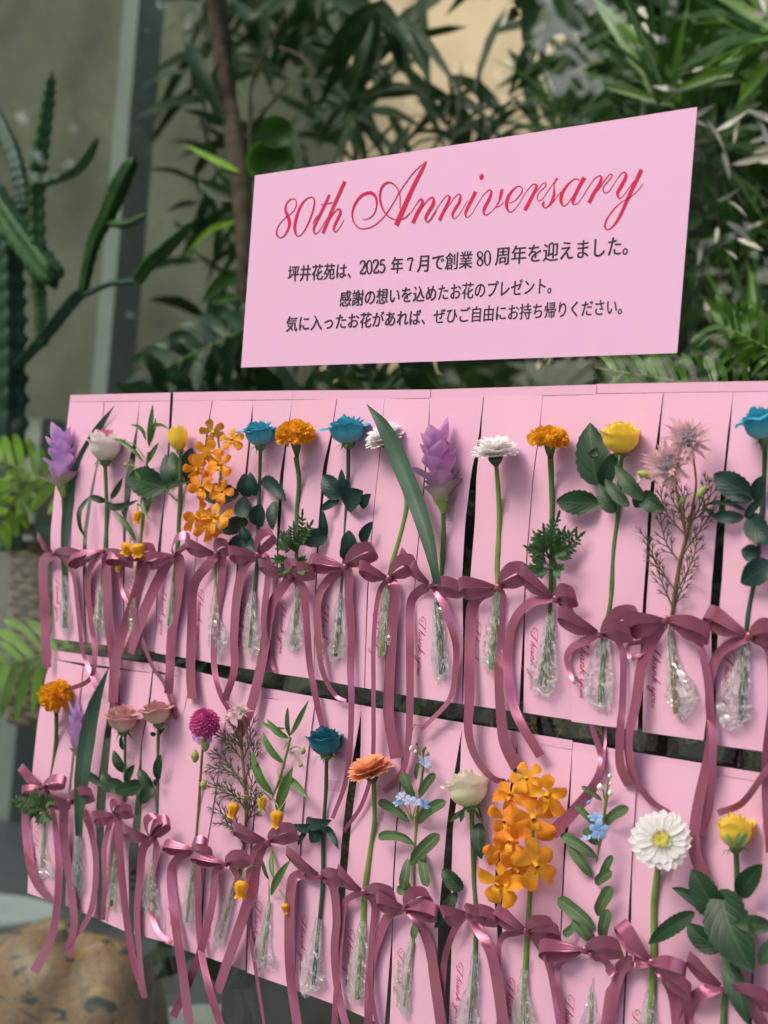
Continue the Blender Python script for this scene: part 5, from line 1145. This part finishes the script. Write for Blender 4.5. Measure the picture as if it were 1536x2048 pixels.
t = fl('rose', 'dusty pink and cream rose leaning right, third flower of the lower row', 'flower', (240,1625))
stem(t, [(250,1462),(250,1540),(249,1595),(236,1640),(231,1720)], [6,6]); rose(t, (247,1464), (250,1410), 74, ('pet_dusty',), .8, .25, .3, 23, droop=.15)
for b, e, w in (((249,1545),(227,1500),21),((253,1566),(270,1529),18),((219,1573),(161,1537),18),((231,1582),(204,1545),30),((250,1577),(213,1564),30),((300,1570),(228,1583),32),((246,1500),(243,1470),10)): leaf(t, b, e, w)
sleeve(t, [(232,1702),(227,1756),(227,1815)], [7,24,30], seed=18); foot(t, [(231,1710),(222,1812)], 6, 'stem'); tape(t, 252, 1510, 20)
t = fl('rose', 'flat dusty pink rose, fourth flower of the lower row', 'flower', (312,1650))
stem(t, [(317,1450),(316,1510),(315,1560),(313,1640),(306,1740)], [6,6]); rose(t, (317,1449), (313,1402), 76, ('pet_dusty',), 1.0, .2, 0, 24, droop=.2)
for b, e, w in (((316,1560),(322,1508),21),((305,1577),(277,1537),25),((307,1574),(280,1609),26),((310,1572),(319,1556),12),((318,1470),(330,1456),9),((312,1470),(300,1466),9)): leaf(t, b, e, w)
sleeve(t, [(305,1720),(303,1760),(300,1828)], [7,24,44], seed=19); foot(t, [(304,1730),(299,1822)], 6, 'stem')
t = fl('zinnia', 'shaggy magenta ball bloom over small blush buds, fifth flower of the lower row', 'flower', (391,1690))
stem(t, [(405,1500),(400,1570),(396,1630),(390,1700),(383,1760)], [5,6], 'stem_brown')
def pompon(t, c, rpx, seed):
    r = random.Random(seed); ctr = W(c[0], c[1], .03); R1 = rpx*mpp(c[0], c[1], .03); ax = (CU*.9+tc(*c)*.6).normalized(); f = frame(ctr, ax); mb = MB()
    for i in range(190):
        v = i/190; ct = 1-v*1.5; st = math.sqrt(max(0, 1-ct*ct)); an = i*2.39996; d = (math.cos(an)*st, math.sin(an)*st, ct*.92); s = r.uniform(.88, 1.04)
        a = f(d[0]*R1*.45, d[1]*R1*.45, d[2]*R1*.45); b = f(d[0]*R1*s, d[1]*R1*s, d[2]*R1*s-.1*R1*(1-ct)); m = a.lerp(b, .6)+ax*R1*.06
        blade(mb, [a, m, b], R1*.20, ax+CR*.01, 'ray', .5, 5, 2)
    G = []
    for j in range(9):
        for i in range(17): a2 = i/16*6.2832; v2 = j/8*2.6; G.append(f(math.cos(a2)*math.sin(v2)*R1*.75, math.sin(a2)*math.sin(v2)*R1*.75, math.cos(v2)*R1*.75))
    mb.grid(G, 17, 9)
    mb.out('bloom', M['pet_magenta'], t, kind='stuff')
pompon(t, (409,1446), 33, 5)
for (x, y) in ((388,1474),(424,1476),(402,1482)): leaf(t, (406,1462), (x, y+8), 18, 'bract_lilac', 'obov', (.02,.022), serr=0, name='petal')
for x, y, s in ((390,1512,26),(410,1488,30),(407,1570,22)): bud(t, (x, y), s*.7, s*1.1, 'bud_green', .024, CU); blush(t, (x, y+4), s*.8, CU+tc(x, y)*.3, 74+x, .024, 14, 8, .15)
sleeve(t, [(387,1726),(380,1772),(376,1830),(376,1855)], [8,20,26,14], seed=20); foot(t, [(385,1735),(373,1845)], 6, 'stem')
t = fl('serruria', 'bushy needle foliage with a closed grey pink head, sixth flower of the lower row', 'flower', (482,1710))
stem(t, [(480,1440),(484,1500),(490,1576),(492,1641),(487,1690),(478,1740),(462,1790)], [5,8], 'stem_brown')
for i, (a, b, c) in enumerate((((490,1580),(460,1530),(420,1500)),((489,1560),(450,1540),(410,1535)),((491,1600),(450,1585),(412,1560)),((485,1520),(462,1490),(440,1460)),((486,1520),(500,1480),(498,1440)),((489,1560),(505,1520),(508,1480)),((492,1620),(470,1590),(445,1570)),((492,1640),(500,1600),(505,1550)),((490,1670),(460,1640),(425,1612)),((487,1690),(470,1660),(440,1640)),((484,1500),(478,1470),(470,1450)),((490,1650),(505,1620),(512,1580)),((484,1500),(470,1480),(450,1490)))): needles(t, a, b, c, 720+i, spread=22)
blush(t, (482,1424), 27, CU+tc(482,1424)*.7, 75, .03, 24, 40, .8); blush(t, (457,1440), 24, CU*.8-CR*.5+tc(457,1440)*.3, 76, .026, 18, 12, .3)
sleeve(t, [(467,1768),(453,1820),(436,1884)], [8,22,22], seed=21); foot(t, [(466,1775),(440,1875)], 7, 'stem_brown')
t = fl('sandersonia', 'leafy green stem with hanging yellow lantern flowers in the lower row', 'flower', (541,1690))
stem(t, [(581,1475),(562,1550),(546,1602),(540,1690),(541,1760),(541,1810)], [5,9], 'stem_light')
for b, e, w, bd in (((580,1475),(576,1413),11,0),((581,1471),(618,1399),12,.05),((573,1457),(519,1439),8,-.1),((578,1477),(534,1438),15,-.05),((568,1527),(526,1464),15,-.05),((547,1591),(505,1500),19,-.05),((552,1620),(586,1533),24,.05),((558,1559),(620,1603),15,-.12),((542,1792),(582,1719),17,0),((540,1676),(572,1601),13,.05),((538,1760),(524,1715),9,0),((545,1700),(548,1760),12,0)):
    leaf(t, b, e, w, 'lily_leaf', 'lance', (.012,.024), .1, bd, serr=0, n=14, cup=.3)
bud(t, (567,1499), 18, 13, ax=CR, hang=(578,1490)); bud(t, (606,1501), 12, 17, hang=(578,1500)); bud(t, (601,1530), 11, 10, hang=(575,1500))
bell(t, (524,1607), 17, 29, 'pet_bellgreen', hang=(543,1600), seed=11); bell(t, (466,1620), 21, 30, hang=(520,1600), seed=12, tilt=.2, off=.026); bell(t, (553.5,1638), 24, 35, hang=(549,1600), seed=13, off=.03); bell(t, (482,1779), 25, 36, hang=(520,1730), seed=14, off=.03); bell(t, (571,1816), 15, 20, hang=(560,1780), seed=15)
sleeve(t, [(542,1798),(533,1853),(527,1915),(531,1938)], [9,24,44,46], seed=22); foot(t, [(541,1805),(522,1925)], 6, 'stem_light'); tape(t, 556, 1545, 24)
t = fl('rose', 'deep teal dyed rose of the lower row left of the peach gerbera', 'flower', (645,1750))
stem(t, [(653,1512),(652,1580),(648,1640),(646,1700),(645,1770),(638,1850)], [8,8], 'stem_dark'); dyed(t, (653,1512), (651,1454), 74, 34, ('pet_teal',), .45)
for b, e, w, bd in (((612,1637),(664,1640),25,.1),((640,1651),(585,1648),19,-.1),((645,1655),(621,1685),32,0),((651,1653),(677,1699),15,-.1),((614,1666),(597,1692),11,.1)): leaf(t, b, e, w, 'teal_leaf', bend=bd)
sleeve(t, [(638,1837),(631,1902),(624,1960),(628,1980)], [12,30,48,46], seed=23); foot(t, [(638,1845),(627,1970)], 8, 'stem_dark'); tape(t, 656, 1570, 28)
t = fl('gerbera', 'peach orange gerbera seen from the side in the lower row', 'flower', (737,1725))
stem(t, [(747,1550),(749,1637),(744,1680),(738,1725),(730,1790),(727,1860)], [9,13], 'stem_light'); gerbera(t, (744,1551), 52, CU*.85-CR*.30+(CAM-W(744,1545)).normalized()*.15, 53, 'pet_peach', cone=.62, disc=False)
sleeve(t, [(726,1843),(723,1890),(718,1960),(719,2000)], [12,28,44,34], seed=24); foot(t, [(726,1855),(714,1998)], 10, 'stem_light'); tape(t, 754, 1628, 30)
def tweedia(t, leaves):
    for b, e, w, bd in leaves: leaf(t, b, e, w, 'tweedia_leaf', 'oblong', (.012,.020), .10, bd, serr=0, n=14, cup=.25)
t = fl('tweedia', 'hairy grey green stem with pale blue star flowers, left of the cream rose', 'flower', (829,1800))
stem(t, [(847,1530),(838,1600),(832,1660),(830,1720),(830,1800),(827,1900)], [6,7], 'tweedia_stem' if 'tweedia_stem' in M else 'stem_light')
tweedia(t, [((829,1598),(806,1544),27,0),((838,1594),(871,1547),25,0),((820,1645),(756,1603),25,.08),((836,1648),(893,1603),30,-.05),((830,1690),(756,1675),25,.12),((820,1731),(880,1668),36,0),((816,1716),(806,1778),28,-.05),((846,1700),(855,1774),28,0),((828,1792),(793,1780),25,.1),((838,1832),(827,1878),20,0),((832,1560),(838,1525),12,0),((826,1790),(812,1760),16,0)])
for x, y, w, h in ((822,1497,9,14),(831,1503,7,9),(863,1542,9,14),(833,1487,6,8),(846,1500,8,10),(856,1508,7,9),(838,1512,8,10),(850,1496,7,9)): bud(t, (x, y), w, h, 'bud_white' if x in (822,863,831) else 'sepal', .018, hang=(844,1535))
for x, y, s, m in ((849,1527,18,'pet_paleblue'),(802,1593,12,'pet_paleblue'),(798,1606,13,'pet_sky'),(818,1602,15,'pet_paleblue'),(832,1606,14,'pet_paleblue'),(849,1610,15,'pet_sky')):
    star(t, (x, y), s, tc(x, y)*.6+CU*.8+CR*((x-825)*.02), m, x, closed=.25); 
for x, y in ((802,1600),(818,1610),(832,1612),(848,1616)): stem(t, [(x, y),(824,1640)], [2,3], 'stem_light', .014, 'flower_stalk')
sleeve(t, [(826,1878),(810,1938),(806,1985),(812,2032)], [9,28,32,14], seed=25); foot(t, [(827,1885),(808,2012)], 6, 'stem_light'); tape(t, 824, 1870, 26)
t = fl('rose', 'cream green rose with curled sepals in the middle of the lower row', 'flower', (948,1760))
stem(t, [(943,1615),(946,1700),(948,1760),(952,1820),(951,1920)], [9,10]); rose(t, (943,1615), (934,1543), 94, ('pet_cream',), .6, .15, 0, 25)
for b, e, w, bd in (((958,1645),(963,1719),33,0),((926,1780),(884,1737),34,0),((914,1783),(869,1857),28,-.05)): leaf(t, b, e, w, 'rose_leaf', bend=bd)
for b, e in (((934,1612),(921,1645)),((930,1620),(900,1643)),((955,1612),(968,1650))): leaf(t, b, e, 11, 'pale_leaf', 'lance', serr=0)
sleeve(t, [(951,1906),(948,1969),(936,2030),(940,2060)], [14,22,40,40], seed=26); foot(t, [(951,1915),(940,2060)], 9, 'stem_dark')
t = fl('orchid', 'large bright orange orchid spray of the lower row', 'flower', (1060,1800))
stem(t, [(1062,1590),(1066,1694),(1060,1780),(1056,1849),(1050,1955)], [6,12], 'stem_light')
orchid(t, [(1054,1556,58,'pet_orange2',.4),(1097,1587,76,'pet_orange2',0),(1022,1590,62,'pet_orange',-.8),(1065,1634,96,'pet_orange',.1),(1012,1640,70,'pet_orange',.8),(1028,1684,84,'pet_orange',-.2),(1000,1700,66,'pet_orange',1.4),(1067,1726,92,'pet_orange2',.15),(1030,1735,80,'pet_orange',.6),(1003,1766,92,'pet_orange2',-.2)], 320)
sleeve(t, [(1049,1938),(1046,1990),(1050,2060)], [12,24,52], seed=27); foot(t, [(1049,1945),(1045,2060)], 9, 'stem_light'); tape(t, 1052, 1932, 34)
t = fl('tweedia', 'hairy grey green stem with a bright sky blue star flower', 'flower', (1190,1800))
stem(t, [(1214,1590),(1206,1650),(1198,1700),(1190,1795),(1187,1906),(1183,2000)], [6,8], 'stem_light')
tweedia(t, [((1205,1602),(1163,1573),14,.05),((1190,1650),(1150,1609),19,.05),((1211,1651),(1258,1615),29,-.05),((1195,1717),(1121,1669),29,.05),((1185,1756),(1139,1694),29,.05),((1200,1770),(1225,1710),23,0),((1190,1768),(1224,1742),29,0),((1194,1832),(1224,1773),35,0),((1192,1860),(1115,1797),37,.05),((1154,1843),(1126,1870),23,-.1),((1186,1886),(1144,1840),21,0),((1205,1882),(1217,1818),33,0),((1192,1880),(1165,1850),18,0),((1196,1690),(1170,1655),26,0)])
for x, y, w, h in ((1200,1574,15,17),(1219,1552,9,11),(1220,1586,11,15),(1221,1567,6,7)): bud(t, (x, y), w, h, 'bud_white', .02, hang=(1210,1605))
star(t, (1198,1660), 21, tc(1198,1660)+CU*.1, 'pet_sky', 3, .034); star(t, (1191,1636), 17, CU+tc(1191,1636)*.5, 'pet_sky', 4, .03, .2); star(t, (1174,1680), 13, CU+tc(1174,1680)*.3-CR*.3, 'pet_paleblue', 5, .022, .4); bud(t, (1177,1605), 9, 14, 'pet_sky', .02, CU+CR)
sleeve(t, [(1184,1976),(1182,2030),(1175,2075)], [9,26,36], seed=28); foot(t, [(1184,1985),(1180,2070)], 6, 'stem_light'); tape(t, 1186, 1970, 36)
t = fl('gerbera', 'wide open white gerbera facing front with a yellow green centre', 'flower', (1310,1860))
stem(t, [(1317,1690),(1315,1742),(1308,1811),(1308,1906),(1304,2010)], [12,15], 'stem_light', offs=[.02,.012,.010,.010,.010]); gerbera(t, (1322,1680), 64, tc(1322,1680)*.93+CU*.16, 54, cone=.06, n1=22, n2=18, off=.034, flat=True)
sleeve(t, [(1300,1985),(1297,2040),(1294,2075)], [17,28,40], seed=29); foot(t, [(1303,1990),(1298,2070)], 12, 'stem_light'); tape(t, 1325, 1748, 34); tape(t, 1300, 1985, 36)
t = fl('rose', 'golden yellow rose with very large leaves at the right end of the lower row', 'flower', (1460,1960))
stem(t, [(1472,1696),(1474,1745),(1474,1790),(1462,1880),(1450,1990),(1445,2070)], [11,12]); rose(t, (1472,1697), (1469,1627), 80, ('pet_yellow',), .45, .05, 0, 26)
for b, e, w, bd, mt in (((1437,1836),(1383,1738),62,.03,'rose_leaf'),((1478,1792),(1525,1728),46,0,'rose_leaf'),((1431,1841),(1343,1775),27,.1,'rose_leaf'),((1390,1824),(1296,1888),35,0,'rose_leaf'),((1447,1896),(1375,1845),48,-.08,'rose_leaf'),((1440,1778),(1508,1945),96,.03,'rose_leaf'),((1449,1906),(1498,2052),46,-.03,'rose_leaf'),((1545,1856),(1468,1848),37,.05,'pale_leaf'),((1560,1880),(1518,1930),40,0,'pale_leaf')): leaf(t, b, e, w, mt, bend=bd, arch=.08, off=(.016,.026), n=24)
for dx in (-14, 8, 20): leaf(t, (1472+dx*.4,1696), (1470+dx*1.3,1664), 12, 'sepal', 'lance', (.034,.034), serr=0, name='sepal')
# ---------------------------------------------------------------- bows and their tails
def B(l, *a, **k): return bow('mauve satin ribbon bow '+l, *a, **k)
B('at the left end of the upper row, round the lilac curcuma', (108,1107), (78,1072), (168,1114), 20, [([(91,1117),(86,1140),(89,1213),(94,1335)],20,18),([(133,1125),(148,1157),(155,1213),(165,1298),(179,1340),(193,1377)],7,9)], 1)
B('round the stem of the white rose with pink edges', (207,1102), (143,1126), (267,1123), 19, [([(213,1131),(217,1242),(227,1327),(232,1413)],18,17),([(182,1131),(175,1171),(182,1242),(190,1310),(178,1360),(124,1382)],15,8)], 2)
B('under the two orange lantern flowers of the upper row', (270,1118), (218,1120), (311,1098), 19, [([(286,1125),(267,1202),(244,1270),(230,1330),(226,1405)],19,20),([(247,1131),(243,1179),(267,1227),(286,1284),(306,1335),(330,1370),(352,1439)],8,7)], 3)
B('round the stem of the small yellow rosebud', (347,1111), (294,1126), (378,1074), 20, [([(332,1130),(297,1202),(257,1306)],21,21),([(360,1124),(354,1199),(343,1270),(340,1340),(337,1387)],19,18)], 4)
B('under the upper orange orchid', (433,1108), (375,1092), (459,1090), 21, [([(417,1128),(388,1171),(384,1242),(381,1340),(384,1397)],20,18),([(444,1116),(442,1171),(431,1242),(428,1327),(440,1385),(457,1419)],19,9)], 5)
B('round the first turquoise rose of the upper row', (515,1110), (462,1111), (546,1066), 21, [([(491,1128),(475,1185),(468,1270),(468,1340),(450,1400)],20,14),([(533,1118),(536,1157),(527,1242),(536,1298),(549,1340)],17,8)], 6)
B('under the feathery leaves of the left marigold in the upper row', (581,1152), (521,1131), (628,1140), 22, [([(565,1176),(542,1213),(531,1280),(518,1350),(500,1420),(474,1478)],19,20),([(608,1178),(611,1213),(615,1270),(621,1338),(640,1432),(659,1489),(685,1514)],17,10)], 7, extra=(600,1128))
B('with a tall upright loop, round an upper turquoise rose', (690,1134), (622,1126), (750,1098), 24, [([(655,1162),(636,1199),(635,1256),(644,1338),(668,1388),(692,1402)],20,6),([(697,1147),(698,1199),(703,1270),(701,1340),(703,1400),(700,1495),(690,1568),(665,1637)],20,8)], 8)
B('round the half hidden white gerbera of the upper row', (778,1157), (722,1137), (832,1122), 24, [([(762,1176),(753,1213),(747,1291),(747,1400),(745,1526),(725,1606),(687,1663)],10,8),([(789,1178),(784,1260),(777,1400),(779,1447),(791,1517)],21,21)], 9)
B('round the big purple curcuma', (862,1171), (803,1106), (922,1177), 25, [([(834,1186),(821,1213),(820,1291),(820,1397),(817,1479),(805,1542),(767,1583)],21,10),([(881,1192),(900,1244),(912,1291),(911,1338),(898,1400),(842,1460)],20,8)], 10, extra=(828,1128))
B('round the side view white gerbera of the upper row', (996,1175), (922,1178), (1056,1139), 27, [([(952,1198),(941,1260),(939,1397),(937,1463),(953,1517),(988,1558),(1030,1563)],27,10),([(1007,1197),(1001,1291),(997,1340),(1002,1431),(1010,1486),(1034,1535)],8,26)], 11)
B('round the right marigold of the upper row', (1112,1198), (1040,1142), (1152,1190), 28, [([(1060,1206),(1027,1244),(1016,1307),(1018,1366),(1034,1431),(1081,1512)],17,19),([(1135,1216),(1150,1236)],20,10)], 12)
B('round the stem of the open yellow rose', (1202,1268), (1119,1230), (1278,1228), 30, [([(1170,1282),(1143,1296),(1133,1318),(1142,1352),(1150,1368)],20,5),([(1232,1279),(1246,1316),(1245,1410),(1241,1454),(1240,1527),(1258,1570)],9,20),([(1180,1440),(1186,1462),(1201,1505),(1203,1535),(1188,1572),(1150,1620),(1103,1668)],7,27,(.003,.02),1),([(1212,1446),(1209,1500),(1205,1540),(1195,1565)],5,8,(.003,.012),1)], 13, extra=(1262,1262))
B('round the twiggy stem of the two spiky pink heads', (1332,1240), (1256,1256), (1420,1268), 31, [([(1316,1262),(1286,1323),(1271,1410),(1257,1479),(1265,1545),(1300,1600),(1340,1626)],27,10),([(1390,1278),(1412,1338),(1421,1428),(1419,1500),(1394,1621),(1389,1700),(1408,1751)],12,26),([(1290,1280),(1258,1290),(1262,1318),(1290,1302)],10,8)], 14)
B('at the right edge, round the last turquoise rose', (1499,1273), (1415,1228), (1560,1262), 32, [([(1473,1282),(1441,1305),(1423,1345),(1419,1410),(1426,1482),(1421,1606),(1403,1672)],24,12),([(1538,1300),(1545,1400),(1534,1500),(1532,1600),(1540,1705)],20,16),([(1560,1500),(1525,1552),(1484,1606),(1436,1626)],14,14,(.02,.014),1)], 15)
B('at the left end of the lower row, under a marigold', (88,1573), (44,1536), (131,1562), 19, [([(58,1592),(51,1640),(58,1720),(73,1767),(102,1800)],16,15),([(97,1590),(110,1647),(117,1738),(113,1822),(99,1884),(68,1944)],8,19)], 21, extra=(52,1590))
B('round the leaning curcuma with the dark leaf', (139,1603), (106,1606), (186,1586), 20, [([(128,1625),(129,1683),(142,1775),(148,1848),(139,1913)],19,14),([(161,1612),(183,1665),(192,1738),(179,1829),(131,1895)],15,10)], 22)
B('under the third rose of the lower row', (231,1629), (192,1641), (264,1619), 19, [([(219,1649),(208,1702),(210,1775),(206,1840)],13,9),([(237,1649),(241,1720),(252,1829),(267,1921),(290,1995)],17,12)], 23, extra=(249,1605))
B('under the flat dusty pink rose', (304,1677), (251,1664), (338,1641), 21, [([(286,1698),(280,1756),(274,1829),(280,1921),(290,1996)],20,8),([(314,1696),(304,1756),(301,1811),(314,1859),(344,1886)],12,9)], 24, extra=(317,1632))
B('round the stem of the magenta ball bloom', (389,1699), (332,1693), (413,1684), 20, [([(354,1719),(342,1755),(352,1853),(366,1951),(380,2060)],17,19),([(396,1732),(397,1837),(405,1918),(425,2000),(445,2060)],11,16)], 25, extra=(425,1703))
B('round the bushy needle foliage of the lower row', (451,1727), (389,1713), (498,1714), 21, [([(431,1744),(425,1804),(405,1889),(379,1961),(346,2034)],13,17),([(464,1734),(477,1758),(490,1800),(500,1869),(513,1951),(530,2060)],15,5)], 26)
B('round the leafy stem of the lower lantern flowers', (536,1683), (470,1658), (593,1660), 24, [([(530,1697),(511,1755),(485,1837),(457,1918),(434,1985)],24,19),([(512,1698),(500,1730),(497,1770)],14,12)], 27)
B('round the deep teal rose of the lower row', (642,1752), (576,1703), (691,1756), 24, [([(592,1752),(581,1788),(578,1869),(581,1951),(596,2060)],21,18),([(666,1774),(673,1837),(669,1902),(676,1984),(694,2060)],17,15)], 28)
B('round the peach gerbera', (728,1785), (677,1740), (790,1788), 26, [([(703,1793),(688,1811),(681,1875),(674,1970),(668,2060)],14,12),([(749,1808),(744,1875),(741,1970),(756,2060)],16,8)], 29)
B('round the pale blue star flowers', (811,1816), (757,1802), (876,1824), 27, [([(779,1830),(757,1875),(741,1938),(736,2060)],20,17),([(836,1842),(858,1890),(871,1970),(884,2060)],18,22)], 30, extra=(858,1786))
B('round the cream green rose', (938,1827), (890,1834), (993,1833), 27, [([(915,1849),(897,1890),(887,1938),(882,2060)],14,12),([(953,1854),(982,1906),(998,1985),(1008,2060)],18,24)], 31, extra=(962,1825))
B('under the large orange orchid of the lower row', (1054,1863), (994,1820), (1119,1862), 28, [([(1016,1868),(1000,1884),(997,1925)],18,8),([(1075,1887),(1100,1938),(1122,2060)],12,15)], 32, extra=(1108,1845))
B('round the sky blue star flower', (1170,1900), (1083,1902), (1242,1893), 29, [([(1126,1921),(1114,1954),(1128,2060)],12,10),([(1195,1912),(1217,1935),(1228,1950)],24,18)], 33)
B('with one tall loop, round the wide open white gerbera', (1304,1926), (1242,1848), (1383,1982), 33, [([(1250,1928),(1228,1975),(1214,2060)],27,29),([(1328,1948),(1349,1992),(1358,2060)],24,27)], 34, extra=(1372,1940))
B('round the golden yellow rose at the lower right', (1449,1976), (1378,1916), (1545,2002), 34, [([(1399,1988),(1377,2020),(1366,2070)],27,28),([(1490,2005),(1520,2040),(1530,2080)],22,26)], 35)

for o in bpy.data.objects:      # tidy: drop the working property
    if '_org' in o: del o['_org']
